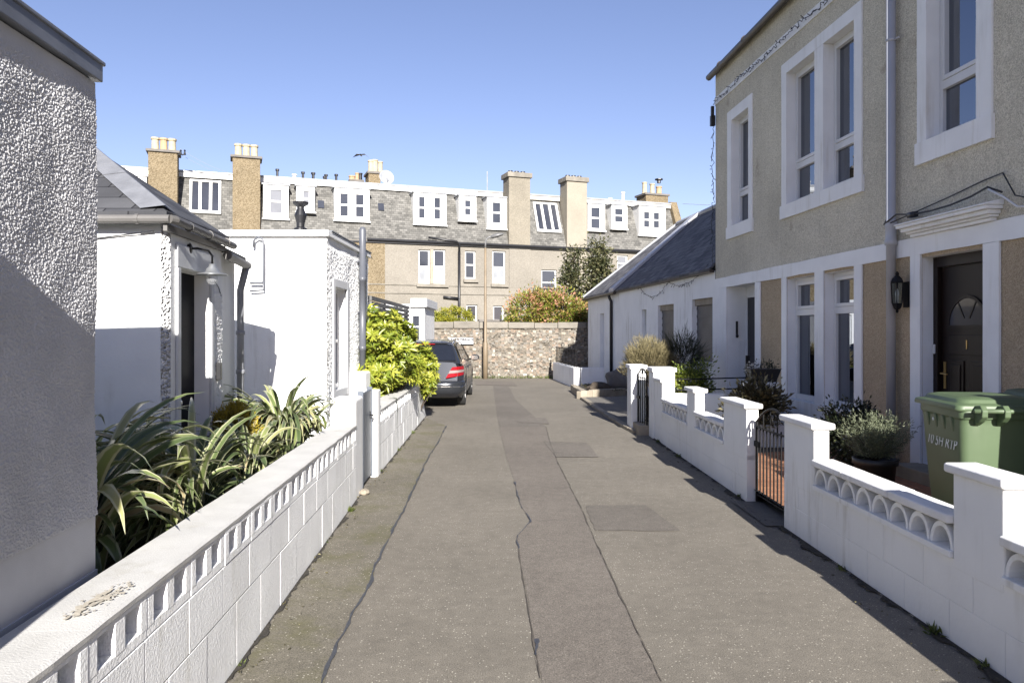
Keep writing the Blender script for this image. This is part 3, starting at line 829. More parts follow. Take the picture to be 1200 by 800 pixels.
# ------------------------------------------------------------------ near roughcast building on the left
NB = lane_frame(-1.42, -.0625, 1)
t = thing('outhouse', 'flat roofed building with rough pebbledash wall filling the left edge of the photo', 'building', (-1.6, 2.8, 0))
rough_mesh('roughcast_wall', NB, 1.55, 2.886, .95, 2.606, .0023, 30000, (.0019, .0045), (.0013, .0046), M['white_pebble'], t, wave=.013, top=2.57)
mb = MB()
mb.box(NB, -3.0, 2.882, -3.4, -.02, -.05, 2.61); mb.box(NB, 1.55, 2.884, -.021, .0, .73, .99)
mb.box(NB, -3.0, 1.02, -.01, .20, -.05, 2.46)  # added unseen projection, shaped to throw shade on the wall and coping
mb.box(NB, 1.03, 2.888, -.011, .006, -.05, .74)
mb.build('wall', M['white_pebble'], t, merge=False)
mb = MB(); mb.box(NB, -3.0, 2.90, -3.5, .022, 2.612, 2.685)
mb.box(NB, -3.0, 2.91, -3.5, .028, 2.676, 2.692)
mb.build('roof_edge', M['edge_zinc'], t, bevel=.004, merge=False)

# ------------------------------------------------------------------ left cottage
LC = lane_frame(-1.877, -.09, 1)
t = thing('cottage', 'small white cottage with hipped slate roof and dark recessed doorway, left of the lane', 'cottage', (-3.2, 5.8, 0))
mb = MB()
c0 = Vector((-2.387, 5.10, 0)); c1 = LC(5.15, 0, 0)
mb.face([(-6.5, 5.10, -.05), (c0.x, 5.10, -.05), (c0.x, 5.10, 2.42), (-6.5, 5.10, 2.42)])
D0, D1, DT = 5.30, 5.99, 2.10
wall_open(mb, LC, 5.15, 6.32, -.05, 2.42, 0, [(D0, D1, -.05, DT)], .115)
mb.face([LC(6.32, 0, -.05), LC(6.32, -4, -.05), LC(6.32, -4, 2.42), LC(6.32, 0, 2.42)])
mb.build('wall', M['wall_white'], t, merge=False)
mb = MB()
rows = []
for i in range(9):
    f_ = i / 8; p = c0.lerp(c1, f_)
    rows.append([(p.x, p.y, -.05 + 2.47 * k / 60) for k in range(61)])
mb.grid(rows)
mb.build('corner', M['white_roughcast'], t)
rough_mesh('roughcast_strip', LC, D1 + .075, 6.30, .5, 1.97, .005, 6500, (.006, .012), (.004, .010), M['wall_white'], t, wave=.008, seed=12, w0=.008)
mb = MB(); mb.box(LC, D0 - .07, D0 - .003, .001, .022, -.05, DT + .002); mb.box(LC, D1 + .003, D1 + .07, .001, .022, -.05, DT + .002)
mb.box(LC, D0 - .07, D1 + .07, .001, .020, DT + .004, DT + .17)
mb.build('door_surround', M['grey_trim'], t, bevel=.006, merge=False)
mb = MB(); mb.box(LC, D0 - .03, D1 + .03, -.20, -.116, .08, DT + .03)
d = mb.build('door', M['door_dark'], t)
mb = MB(); mb.lathe(LC(5.50, -.115, 1.13), [(.012, 0), (.012, .03), (.028, .04), (.03, .055), (.018, .07)], 12, axis=LC.n)
mb.build('knob', M['chrome'], d, smooth=True)
mb = MB(); mb.box(LC, D0, D1, -.114, .05, -.05, .079)
mb.build('doorstep', M['grey_trim'], t, bevel=.008)
mb = MB(); mb.box(LC, 6.12, 6.17, .011, .05, 1.26, 1.40)
mb.build('door_bell', M['black_paint'], t, bevel=.005)
# roof: hip plane facing the camera, street plane, lead flashing on the hip
A = Vector((-2.30, 5.0, 2.42)); B_ = LC(6.36, .05, 2.42); AP = Vector((-3.66, 6.36, 3.25)); E = Vector((-7, 5.0, 2.42)); RL = Vector((-7, 6.36, 3.25))
mb = MB(); th = Vector((0, 0, .035))
for poly in ([E, A, AP, RL], [A, B_, AP]):
    mb.prism([p for p in poly], th)
mb.build('roof', M['slate_cottage'], t, merge=False)
mb = MB()
def hip_strip(P, Q, wdir1, wdir2, w, up=.045):
    a = [P + wdir1 * w, P + Vector((0, 0, .02)), P + wdir2 * w]; b = [Q + wdir1 * w, Q + Vector((0, 0, .02)), Q + wdir2 * w]
    u = Vector((0, 0, up))
    for k in range(2):
        mb.face([a[k] + u, a[k + 1] + u, b[k + 1] + u, b[k] + u])
n1 = (A - E).normalized(); n2 = (B_ - A).normalized()
for s0, s1 in ((0.01, .42), (.41, .78), (.77, 1.0)):
    hip_strip(A.lerp(AP, s0), A.lerp(AP, s1), -n1, n2, .17, .045 + s1 * .01)
mb.build('hip_flashing', M['lead_hip'], t)
mb = MB()
mb.tube([(-7, 4.985, 2.40), (-2.27, 4.985, 2.40)], .029, 10)
mb.tube([(-2.27, 4.985, 2.40), (-2.25, 5.02, 2.398), LC(6.42, .075, 2.385)], .029, 10)
for u in (5.3, 5.75, 6.2): mb.tube([LC(u - .012, .075, 2.392), LC(u + .012, .075, 2.392)], .035, 10)
for x in (-2.9, -2.5): mb.tube([(x, 4.985, 2.40), (x + .025, 4.985, 2.40)], .034, 10)
mb.box(LC, 5.0, 6.34, .004, .03, 2.325, 2.372); mb.build('gutter', M['gutter_grey'], t, smooth=False, merge=False)
# lower lean-to behind
LN = lane_frame(-1.53, -.154, 1)
mb = MB(); mb.face([LN(6.33, 0, -.05), LN(7.10, 0, -.05), LN(7.10, 0, 2.34), LN(6.33, 0, 2.34)])
mb.face([LN(7.10, 0, -.05), LN(7.10, -3, -.05), LN(7.10, -3, 2.34), LN(7.10, 0, 2.34)])
mb.build('lean_to_wall', M['wall_white'], t, merge=False)
mb = MB(); mb.prism([LN(6.33, .09, 2.33), LN(7.17, .09, 2.33), LN(7.17, -1.6, 2.86), LN(6.33, -1.6, 2.86)], (0, 0, .03))
mb.build('lean_to_roof', M['slate_cottage'], t)
mb = MB(); mb.tube([LN(6.34, .10, 2.30), LN(7.2, .10, 2.285)], .04, 8)
mb.build('lean_to_gutter', M['gutter_grey'], t)
mb = MB(); mb.tube([LN(7.13, .10, 2.27), LN(7.14, .07, 2.15), LN(7.14, .045, 2.05), LN(7.14, .045, .1)], .034, 10)
for z in (.9, 1.25, 1.62): mb.lathe(LN(7.14, .045, z), [(.034, 0), (.043, .005), (.043, .04), (.034, .045)], 10)
mb.build('downpipe', M['lead_grey'], t, smooth=True, merge=False)
mb = MB(); p0 = Vector((-3.0, 5.085, 2.28))
mb.tube([(-3.3, 5.088, 2.25), (-2.85, 5.085, 2.28), (-2.6, 5.08, 2.31), (-2.42, 5.07, 2.33)], .005, 5)
mb.tube([LC(5.5, .012, 2.30), LC(6.2, .012, 2.02), LC(6.26, .014, 1.95)], .004, 5)
mb.build('cable', M['black_paint'], t)

t = thing('wall_lamp', 'barn style metal wall lamp with glass globe over the left cottage door', 'lamp', LC(5.62, 0, 2.2))
q = LC(5.62, .135, 0)
mb = MB(); mb.lathe(LC(5.5, .0, 2.26), [(.034, 0), (.036, .02), (.012, .022)], 14, axis=LC.n)
mb.tube([LC(5.5, .02, 2.26), LC(5.52, .06, 2.265), LC(5.58, .12, 2.255), LC(5.62, .135, 2.22), (q.x, q.y, 2.15)], .008, 8)
mb.build('bracket', M['black_iron'], t, smooth=True, merge=False)
mb = MB(); mb.lathe((q.x, q.y, 2.065), [(.108, .012), (.112, .015), (.107, .02), (.05, .034), (.042, .06), (.024, .075), (.022, .095), (.005, .096)], 28)
mb.build('lamp_shade', M['shade_metal'], t, smooth=True)
mb = MB(); mb.lathe((q.x, q.y, 2.005), [(.008, 0), (.032, .01), (.042, .033), (.040, .055), (.034, .07)], 18)
mb.build('globe', M['globe_glass'], t, smooth=True)

# ------------------------------------------------------------------ flat roofed white house behind it
t = thing('house', 'white flat roofed house with sunlit blank front and black roof flue, left of the lane', 'house', (-2.9, 9.8, 0))
SD = lane_frame(-2.14, 0.0, 1)
mb = MB()
mb.face([(-6, 8.67, -.05), (-2.14, 8.67, -.05), (-2.14, 8.67, 2.75), (-6, 8.67, 2.75)])
mb.build('wall', M['wall_white'], t, merge=False)
mb = MB()
WO = (9.02, 9.66, .95, 2.19)
wall_open(mb, SD, 8.67, 11.15, -.05, 2.70, -.012, [WO], .128)
mb.face([(-2.14, 11.15, -.05), (-6, 11.15, -.05), (-6, 11.15, 2.70), (-2.14, 11.15, 2.70)])
mb.build('side_wall', M['wall_white'], t, merge=False)
rough_mesh('roughcast_wall', SD, 8.672, 11.15, .3, 2.70, .0085, 3600, (.010, .020), (.006, .016), M['wall_white'], t, [(WO[0] - .09, WO[1] + .09, WO[2] - .09, WO[3] + .09)], wave=.022, seed=9, top=2.66)
mb = MB(); mb.box(SD, 8.61, 11.2, -4, .035, 2.752, 2.82)
mb.box(SD, 8.675, 11.16, -4, .006, 2.70, 2.75)
mb.build('parapet', M['white_paint'], t, bevel=.006, merge=False)
mb = MB(); mb.box(SD, 8.76, 11.22, -.2, .045, 2.821, 2.835)
mb.build('roof_edge', M['zinc'], t)
mb = MB()
for a, b, c, d in ((WO[0] - .1, WO[0] - .002, WO[2] - .1, WO[3] + .1), (WO[1] + .002, WO[1] + .1, WO[2] - .1, WO[3] + .1), (WO[0] - .001, WO[1] + .001, WO[3] + .002, WO[3] + .1), (WO[0] - .001, WO[1] + .001, WO[2] - .1, WO[2] - .002)):
    mb.box(SD, a, b, .001, .024, c, d)
mb.build('window_surround', M['grey_trim'], t, merge=False, bevel=.004)
mb = MB()
for a, b, c, d in ((WO[0], WO[0] + .05, WO[2], WO[3]), (WO[1] - .05, WO[1], WO[2], WO[3]), (WO[0] + .05, WO[1] - .05, WO[2], WO[2] + .05), (WO[0] + .05, WO[1] - .05, WO[3] - .05, WO[3]), (WO[0] + .05, WO[1] - .05, 1.52, 1.56)):
    mb.box(SD, a, b, -.14, -.09, c, d)
wf = mb.build('window', M['upvc'], t, merge=False, bevel=.004)
mb = MB(); mb.box(SD, WO[0] + .04, WO[1] - .04, -.125, -.115, WO[2] + .04, WO[3] - .04)
mb.build('pane', M['pane_far'], wf)
mb = MB(); mb.tube([(-2.96, 8.60, 2.62), (-2.955, 8.60, 2.70), (-2.91, 8.60, 2.735), (-2.86, 8.60, 2.72), (-2.845, 8.60, 2.66), (-2.845, 8.60, 2.24), (-2.86, 8.60, 2.21), (-3.0, 8.60, 2.21)], .014, 8)
mb.tube([(-2.845, 8.60, 2.25), (-2.845, 8.60, 2.13), (-3.0, 8.60, 2.12)], .012, 8)
mb.build('overflow_pipe', M['flue_grey'], t, smooth=True, merge=False)
mb = MB(); mb.lathe((-2.745, 9.75, 2.80), [(.055, 0), (.055, .16), (.085, .165), (.085, .19), (.05, .21), (.052, .26), (.078, .36), (.045, .45), (.045, .47), (.095, .51), (.10, .535), (.02, .54)], 20)
mb.build('flue', M['black_paint'], t, smooth=False)
mb = MB(); mb.lathe((-2.062, 10.36, 0), [(.046, 0), (.046, 1.4), (.05, 1.401), (.05, 1.46), (.046, 1.461), (.046, 2.35), (.05, 2.351), (.05, 2.41), (.046, 2.411), (.046, 3.05), (.035, 3.085), (.012, 3.10)], 18)
for z in (.8, 1.9, 2.6): mb.box(SD, 10.30, 10.42, .002, .032, z, z + .03)
mb.build('vent_pipe', M['flue_grey'], t, smooth=True, merge=False)
mb = MB(); mb.box(SD, 9.9, 10.24, .012, .21, -.05, 1.12)
tag(mb.build('garden_pier', M['wall_white'], bevel=.02), 'low white pier between the flat roofed house and the bright yellow bush', 'wall')

# slatted fence and white shed further on
t = thing('slatted_fence', 'dark grey horizontal slat fence behind the yellow bush', 'fence', (-2.25, 13.5, 0))
FF = lane_frame(-2.02, -.0155, 1)
mb = MB()
for i in range(26): mb.box(FF, 11.75, 16.6, -.02, .006, .05 + i * .084, .05 + i * .084 + .066)
mb.build('slats', M['wood_slat'], t, merge=False)
for u in (11.72, 13.3, 14.9, 16.5):
    mb = MB(); mb.box(FF, u, u + .08, -.10, -.021, -.05, 2.22); mb.build('post', M['wood_slat'], t)
t = thing('garage', 'small white flat roofed outbuilding with one small window past the slat fence', 'outbuilding', (-3.8, 22.5, 0))
GFR = lambda u, w, z: Vector((u, 21.3 - w, z))
WS = (-2.84, -2.62, 1.62, 2.16)
WS = (-2.86, -2.60, 1.20, 2.16)
mb = MB(); wall_open(mb, GFR, -5.2, -2.48, -.05, 2.34, 0, [WS], .10)
mb.face([(-2.48, 21.3, -.05), (-2.48, 24, -.05), (-2.48, 24, 2.34), (-2.48, 21.3, 2.34)])
mb.build('wall', M['wall_white'], t, merge=False)
mb = MB(); mb.box(GFR, -5.3, -2.46, -2.8, .06, 2.342, 2.44); mb.box(GFR, -2.86, -2.40, -2.9, .12, 2.36, 2.60)
mb.build('roof', M['grey_trim'], t, bevel=.01, merge=False)
mb = MB()
for a, b, c, d in ((WS[0], WS[0] + .04, WS[2], WS[3]), (WS[1] - .04, WS[1], WS[2], WS[3]), (WS[0] + .04, WS[1] - .04, WS[2], WS[2] + .05), (WS[0] + .04, WS[1] - .04, WS[3] - .05, WS[3]), (WS[0] + .04, WS[1] - .04, 1.78, 1.82)):
    mb.box(GFR, a, b, -.1, -.05, c, d)
wf = mb.build('window', M['grey_trim'], t, merge=False)
mb = MB(); mb.box(GFR, WS[0] + .03, WS[1] - .03, -.085, -.075, WS[2] + .03, WS[3] - .03); mb.build('pane', M['pane_far'], wf)

# ------------------------------------------------------------------ stone wall closing the lane, sign, street lamp
t = thing('stone_wall', 'rubble stone boundary wall closing the far end of the lane', 'wall', (-1, 27, 0))
mb = MB()
nx, nzz = 110, 26
rows = []
for i in range(nx + 1):
    x = -8 + 12.5 * i / nx
    rows.append([(x, 26.9 + .05 * noise.noise(Vector((x * 2.7, k * .28, 1))) + .03 * noise.noise(Vector((x * 6, k * .7, 5))), -.05 + 1.83 * k / nzz) for k in range(nzz + 1)])
mb.grid(rows)
mb.face([(-8, 27.35, -.05), (4.5, 27.35, -.05), (4.5, 27.35, 1.78), (-8, 27.35, 1.78)])
mb.face([(-8, 26.9, -.05), (-8, 27.35, -.05), (-8, 27.35, 1.78), (-8, 26.9, 1.78)])
mb.build('stonework', M['rubble'], t, merge=True)
mb = MB(); rg = random.Random(4); x = -8.0
while x < 4.4:
    l = rg.uniform(.6, 1.1); z1 = 2.03 + rg.uniform(-.02, .02) - (.03 if x > -.95 else 0)
    mb.box(W, x, min(x + l - .012, 4.5), 26.83 + rg.uniform(-.015, .015), 27.42, 1.782, z1)
    x += l
mb.build('coping', M['coping_stone'], t, bevel=.02)
t = thing('street_sign', 'white street name plate with dark lettering fixed to the stone wall', 'street sign', (-1.83, 26.8, 1.3))
sx0, sx1, sz0, sz1 = -2.29, -1.37, 1.21, 1.46
mb = MB(); mb.box(W, sx0, sx1, 26.80, 26.82, sz0, sz1); mb.build('plate', M['sign_white'], t, bevel=.006)
mb = MB()
for x in (sx0, sx1 - .012): mb.box(W, x, x + .012, 26.795, 26.799, sz0, sz1)
for z in (sz0, sz1 - .012): mb.box(W, sx0 + .012, sx1 - .012, 26.795, 26.799, z, z + .012)
mb.build('border', M['ink'], t, merge=False)
Mx = Matrix.Translation((-1.83, 26.797, 1.375)) @ Matrix.Rotation(R(90), 4, 'X')
text_mesh('lettering', "KING'S TERRACE", .118, M['ink'], Mx, t, bold=.006)

t = thing('street_lamp', 'slim brown street lamp post in front of the stone wall', 'street lamp', (-.94, 26.5, 0))
mb = MB(); mb.lathe((-.94, 26.5, 0), [(.085, 0), (.085, 1.25), (.055, 1.32), (.045, 2.8), (.038, 4.62)], 14)
mb.build('pole', M['lamp_pole'], t, smooth=True)
mb = MB(); mb.tube([(-.94, 26.5, 4.6), (-.935, 26.5, 4.78), (-.90, 26.5, 4.92), (-.82, 26.5, 4.99), (-.7, 26.5, 5.02)], .032, 8)
mb.build('arm', M['lamp_head'], t, smooth=True)
mb = MB()
mb.grid([[(-.74 + a, 26.5 + w * math.cos(th), 5.0 + b + h * math.sin(th)) for th in [2 * math.pi * k / 10 for k in range(10)]] for a, b, w, h in ((0, 0, .03, .03), (.04, .01, .09, .06), (.2, .05, .13, .075), (.38, .09, .10, .05), (.46, .11, .02, .012))], close=True)
mb.build('lantern', M['lamp_head'], t, smooth=True)
t = thing('garden_hut', 'low dark flat roof showing just above the stone wall right of the lamp', 'hut', (.0, 30, 0))
mb = MB(); mb.box(W, -1.2, .75, 28.9, 30.6, -.05, 2.05); mb.build('wall', M['wood_slat'], t)
mb = MB(); mb.box(W, -1.3, .85, 28.8, 30.7, 2.052, 2.13); mb.build('roof', M['shed_roof'], t)
#PART3

# ------------------------------------------------------------------ tall house on the right
RH = lane_frame(4.9, -.068, -1)
HE = 14.45          # far corner
t = thing('terraced_house', 'two storey beige roughcast house with white stone bands and window surrounds on the right', 'house', (4.4, 9, 0))
G1, G2 = (10.37, 11.27, .66, 2.44), (9.33, 10.12, .66, 2.44)
B1, B2 = (10.37, 11.27, 3.56, 5.53), (9.33, 10.12, 3.56, 5.53)
AW = (12.76, 13.56, 3.56, 5.47)
CW = (7.12, 7.88, 3.66, 5.6)
DR = (7.02, 7.98, .26, 2.44)
DL = (12.48, 13.82, .30, 2.48)
OFF = [(4.3, 5.1, .66, 2.44), (4.3, 5.1, 3.6, 5.5)]     # next windows along, beyond the frame
mb = MB()
NEAR = -3.0
wall_open(mb, RH, NEAR, HE, 2.66, 6.62, 0, [B1, B2, AW, CW, OFF[1]], .19, 0, 1)
mb.face([RH(HE, 0, -.05), RH(HE, -9, -.05), RH(HE, -9, 6.62), RH(HE, 0, 6.62)])
mb.face([RH(NEAR, 0, -.05), RH(NEAR, -9, -.05), RH(NEAR, -9, 6.62), RH(NEAR, 0, 6.62)])
mb.build('upper_wall', [M['beige_harl'], M['white_paint']], t, merge=False)
mb = MB()
wall_open(mb, RH, NEAR, HE, -.05, 2.66, -.004, [G1, G2, DR, DL, OFF[0]], .19, 0, 1)
mb.build('lower_wall', [M['tan_harl'], M['white_paint']], t, merge=False)
def wob(mb, fr, u0, u1, w0, w1, z0, z1, amp=.006, step=.25, seed=0, vert=False):
    """a painted margin band with slightly uneven edges"""
    n = max(1, int(((z1 - z0) if vert else (u1 - u0)) / step))
    rows = []
    for i in range(n + 1):
        f_ = i / n
        if vert:
            z = z0 + (z1 - z0) * f_; a = amp * noise.noise(Vector((z * 2.7, seed, 1))); b = amp * noise.noise(Vector((z * 2.7, seed, 7)))
            if i in (0, n): a = b = 0
            rows.append([fr(u0 + a, w0, z), fr(u1 + b, w0, z), fr(u1 + b, w1, z), fr(u0 + a, w1, z)])
        else:
            u = u0 + (u1 - u0) * f_; a = amp * noise.noise(Vector((u * 1.9, seed, 1))); b = amp * noise.noise(Vector((u * 1.9, seed, 7)))
            rows.append([fr(u, w0, z0 + a), fr(u, w0, z1 + b), fr(u, w1, z1 + b), fr(u, w1, z0 + a)])
    mb.grid(rows, close=True); mb.face(rows[0]); mb.face(rows[-1])
mb = MB(); wob(mb, RH, NEAR, HE + .01, .0, .022, 2.475, 2.665, .012, .3, 3); mb.build('string_band', M['white_paint'], t, merge=True)
mb = MB(); wob(mb, RH, NEAR, HE + .008, 0, .018, 6.0, 6.14, .01, .3, 5); mb.build('eaves_band', M['white_paint'], t)
def surround(name, a, b, c, d, ops, w, sill=None, top=True, bottom=True):
    """stone margin: outer a..b, c..d with openings ops"""
    mb = MB()
    us = sorted([a] + [x for o in ops for x in o[:2]] + [b])
    z0, z1 = ops[0][2], ops[0][3]
    for i in range(0, len(us), 2): wob(mb, RH, us[i], us[i + 1], 0, w, c if not bottom else z0 + .001, d if not top else z1 - .001, .006, .3, i + a, True)
    if top: wob(mb, RH, a - .001, b + .001, 0, w + .0015, z1, d, .006, .3, 2 + a)
    if bottom: wob(mb, RH, a - (sill or 0), b + (sill or 0), 0, w + (.015 if sill else .0015), c, z0, .006, .3, 4 + a)
    return mb.build(name, M['white_paint'], t)
surround('window_surround', 9.15, 11.44, 3.36, 5.70, [G2[:2] + B2[2:], B1], .02, .03)
surround('window_surround', 12.60, 13.77, 3.34, 5.66, [AW], .02, .03)
surround('window_surround', 6.91, 8.04, 3.43, 5.75, [CW], .02, .02)
surround('window_surround', 9.15, 11.44, .13, 2.473, [G2, G1], .02, .03, top=False)
surround('door_surround', 6.81, 8.155, .13, 2.473, [DR], .024, None, top=False, bottom=False)
mb = MB(); wob(mb, RH, 12.26, 12.475, 0, .02, .1, 2.473, .006, .3, 9, True); mb.build('door_surround', M['white_paint'], t); mb = MB(); wob(mb, RH, 13.825, HE + .005, 0, .02, .1, 2.473, .006, .3, 11, True)
mb.build('door_surround', M['white_paint'], t)
# far door: deep white recess with a white inner partition
mb = MB()
d0 = -.36
wall_open(mb, RH, 12.48, 13.82, -.05, 2.474, d0, [(12.56, 13.80, .30, 2.28)], .02)
for u in (12.478, 13.822): mb.face([RH(u, .0, -.05), RH(u, .0, 2.474), RH(u, d0, 2.474), RH(u, d0, -.05)])
mb.face([RH(12.478, 0, 2.474), RH(13.822, 0, 2.474), RH(13.822, d0, 2.474), RH(12.478, d0, 2.474)])
mb.face([RH(12.478, 0.02, .29), RH(13.822, 0.02, .29), RH(13.822, d0, .29), RH(12.478, d0, .29)])
mb.build('porch_recess', M['white_paint'], t, merge=False)
mb = MB(); mb.box(RH, 12.55, 13.81, d0 - .07, d0 - .021, .29, 2.29)
for z in (.45, 1.25): mb.box(RH, 12.75, 13.60, d0 - .02, d0 - .012, z, z + .65)
mb.build('door', M['black_paint'], t, merge=False, bevel=.005)
mb = MB(); mb.box(RH, 13.805, 13.8205, -.20, -.16, 1.55, 1.85); mb.lathe(RH(13.80, -.18, 1.55), [(.02, 0), (.03, .03), (.02, .06)], 8)
mb.build('thermometer', M['black_paint'], t, merge=False)
# sash-and-case style plastic windows: frame, glass, blinds and a dark room behind
def window(op, style, dep=.185, split=None):
    a, b, c, d = op
    fw = .055; w0, w1 = -dep, -dep + .06
    mb = MB()
    mb.box(RH, a + .001, a + fw, w0, w1, c + .001, d - .001); mb.box(RH, b - fw, b - .001, w0, w1, c + .001, d - .001)
    mb.box(RH, a + fw, b - fw, w0, w1 - .001, c + .001, c + fw + .02); mb.box(RH, a + fw, b - fw, w0, w1 - .001, d - fw, d - .001)
    zt = split
    mb.box(RH, a + fw, b - fw, w0, w1 + .004, zt - .045, zt + .045)
    # opening casement sits proud in one light
    lo, hi = (zt + .047, d - fw - .002) if style == 'top' else (c + fw + .022, zt - .047)
    if style == 'upper': lo, hi = zt + .047, d - fw - .002
    for p, q, r, s in ((a + fw + .002, a + fw + .045, lo, hi), (b - fw - .045, b - fw - .002, lo, hi), (a + fw + .045, b - fw - .045, lo, lo + .045), (a + fw + .045, b - fw - .045, hi - .045, hi)):
        mb.box(RH, p, q, w0 + .01, w1 + .014, r, s)
    f_ = mb.build('window', M['upvc'], t, merge=False, bevel=.004)
    mb = MB(); mb.face([RH(a + .03, w0 + .02, c + .03), RH(b - .03, w0 + .02, c + .03), RH(b - .03, w0 + .02, d - .03), RH(a + .03, w0 + .02, d - .03)])
    mb.build('pane', M['glass'], f_, merge=False, recalc=False)
    mb = MB()
    n = 6
    span = .31
    for i in range(n):      # vertical blind slats, drawn part of the way from the far jamb
        u = b - .05 - span * (i + .5) / n
        hw = span / n * .55
        mb.face([RH(u - hw, w0 - .05, c + .05), RH(u + hw, w0 - .085, c + .05), RH(u + hw, w0 - .085, d - .04), RH(u - hw, w0 - .05, d - .04)])
    mb.build('blind', M['blind'], f_, merge=False, recalc=False)
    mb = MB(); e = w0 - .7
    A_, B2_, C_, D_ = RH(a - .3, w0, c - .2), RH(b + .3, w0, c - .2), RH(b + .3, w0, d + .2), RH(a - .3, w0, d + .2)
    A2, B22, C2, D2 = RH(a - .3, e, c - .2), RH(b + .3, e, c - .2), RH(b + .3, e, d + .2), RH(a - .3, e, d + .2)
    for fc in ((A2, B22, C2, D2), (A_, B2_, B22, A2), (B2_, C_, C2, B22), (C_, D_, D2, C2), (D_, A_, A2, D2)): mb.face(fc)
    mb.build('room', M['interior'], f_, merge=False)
    return f_
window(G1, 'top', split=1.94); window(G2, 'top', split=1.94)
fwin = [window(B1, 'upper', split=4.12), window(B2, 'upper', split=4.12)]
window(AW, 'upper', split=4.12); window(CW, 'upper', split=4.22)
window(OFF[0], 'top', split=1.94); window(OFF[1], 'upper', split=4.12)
for f_, u in zip(fwin, (10.93, 9.93)):      # pale round paper lantern hanging just inside each sash
    mb = MB(); mb.lathe(RH(u, -.40, 4.66), [(.02, -.21), (.12, -.18), (.19, -.09), (.21, 0), (.19, .09), (.12, .18), (.02, .21)], 18)
    mb.build('paper_shade', M['upvc'], f_, smooth=True)
# front door
mb = MB()
w = -.19
mb.box(RH, DR[0] + .001, DR[0] + .07, w, w + .07, DR[2], DR[3] - .001); mb.box(RH, DR[1] - .07, DR[1] - .001, w, w + .07, DR[2], DR[3] - .001)
mb.box(RH, DR[0] + .07, DR[1] - .07, w, w + .07, DR[3] - .11, DR[3] - .001)
mb.build('door_frame', M['door_brown'], t, merge=False, bevel=.006)
a, b, z0, z1 = DR[0] + .072, DR[1] - .072, DR[2] + .01, DR[3] - .112
mb = MB(); mb.box(RH, a, b, w - .03, w + .02, z0, z1)
cu = (a + b) / 2
for p, q, r, s in ((a + .13, cu - .05, z0 + .15, 1.36), (cu + .05, b - .13, z0 + .15, 1.36)):
    mb.box(RH, p, q, w + .021, w + .032, r, s); mb.box(RH, p + .04, q - .04, w + .033, w + .042, r + .04, s - .04)
mb.box(RH, a + .13, b - .13, w + .021, w + .030, 1.42, 1.62)
d = mb.build('door', M['door_brown'], t, merge=False, bevel=.008)
mb = MB(); n = 16; R0 = .27
pts = [RH(cu + R0 * math.cos(math.pi * k / n), w + .022, 1.72 + R0 * math.sin(math.pi * k / n)) for k in range(n + 1)]
mb.prism(pts, RH.n * .006); mb.build('fanlight', M['pane_far'], d)
mb = MB()
for k in range(n): 
    p, q = k * math.pi / n, (k + 1) * math.pi / n
    mb.hexa([RH(cu + r * math.cos(x), w_, 1.72 + r * math.sin(x)) for w_ in (w + .022, w + .036) for r, x in ((R0, p), (R0, q), (R0 + .03, q), (R0 + .03, p))])
mb.box(RH, cu - R0 - .03, cu + R0 + .03, w + .022, w + .034, 1.69, 1.719)
for ang in (60, 120): mb.hexa([RH(cu + r * math.cos(R(ang)) + dx, w_, 1.72 + r * math.sin(R(ang))) for w_ in (w + .029, w + .034) for r, dx in ((.08, -.008), (R0, -.008), (R0, .008), (.08, .008))])
mb.build('fanlight_frame', M['door_brown'], d, merge=False)
Mx = Matrix.Translation(RH(7.50, w + .031, 1.52)) @ Matrix(((0, 0, -1), (-1, 0, 0), (0, 1, 0))).to_4x4()
text_mesh('door_number', '1', .13, M['brass'], Mx, d, .004)
mb = MB(); mb.box(RH, b - .075, b - .04, w + .021, w + .028, 1.06, 1.34); mb.tube([RH(b - .058, w + .028, 1.22), RH(b - .058, w + .07, 1.22), RH(b - .17, w + .075, 1.215)], .009, 8)
mb.build('door_handle', M['brass'], d, merge=False)
mb = MB(); mb.box(RH, DR[1] - .05, DR[1] - .015, w + .071, w + .09, 1.42, 1.52); mb.build('door_bell', M['upvc'], t, bevel=.006)
mb = MB(); mb.box(RH, DR[0] - .05, DR[1] + .05, -.19, .30, .10, .258); mb.build('doorstep', M['kerb_stone'], t, bevel=.012)
# moulded cornice over the door
mb = MB()
for u0, u1, ww, z0, z1 in ((6.86, 8.10, .06, 2.667, 2.70), (6.83, 8.13, .09, 2.70, 2.725), (6.81, 8.16, .13, 2.725, 2.765), (6.78, 8.19, .17, 2.765, 2.80)):
    mb.box(RH, u0, u1, .001, ww, z0, z1 - .0005)
mb.prism([RH(6.77, .001, 2.80), RH(6.77, .185, 2.80), RH(6.77, .185, 2.815), RH(6.77, .001, 2.86)], RH(8.2, 0, 0) - RH(6.77, 0, 0))
mb.build('cornice', M['wall_white'], t, merge=False, bevel=.006)
mb = MB(); zt = 6.64
mb.tube([RH(NEAR, .10, 6.60), RH(HE + .1, .10, 6.57)], .06, 12)
for u in (6, 7.7, 9.4, 11.1, 12.7, 13.9): mb.tube([RH(u - .02, .10, 6.587), RH(u + .02, .10, 6.587)], .068, 12)
mb.build('gutter', M['gutter_brown'], t, smooth=True, merge=False)
mb = MB(); mb.prism([RH(NEAR, .09, 6.63), RH(NEAR, -4.5, 9.6), RH(NEAR, -9.1, 6.63)], RH(HE + .02, 0, 0) - RH(NEAR, 0, 0)); mb.build('roof', M['slate_dark'], t, merge=False)
pu = 8.43
mb = MB(); mb.lathe(RH(pu, .075, .12), [(.05, 0), (.05, 2.50), (.066, 2.505), (.066, 2.56), (.058, 2.57), (.058, 2.70), (.066, 2.71), (.066, 2.76), (.05, 2.77), (.05, 6.47)], 16)
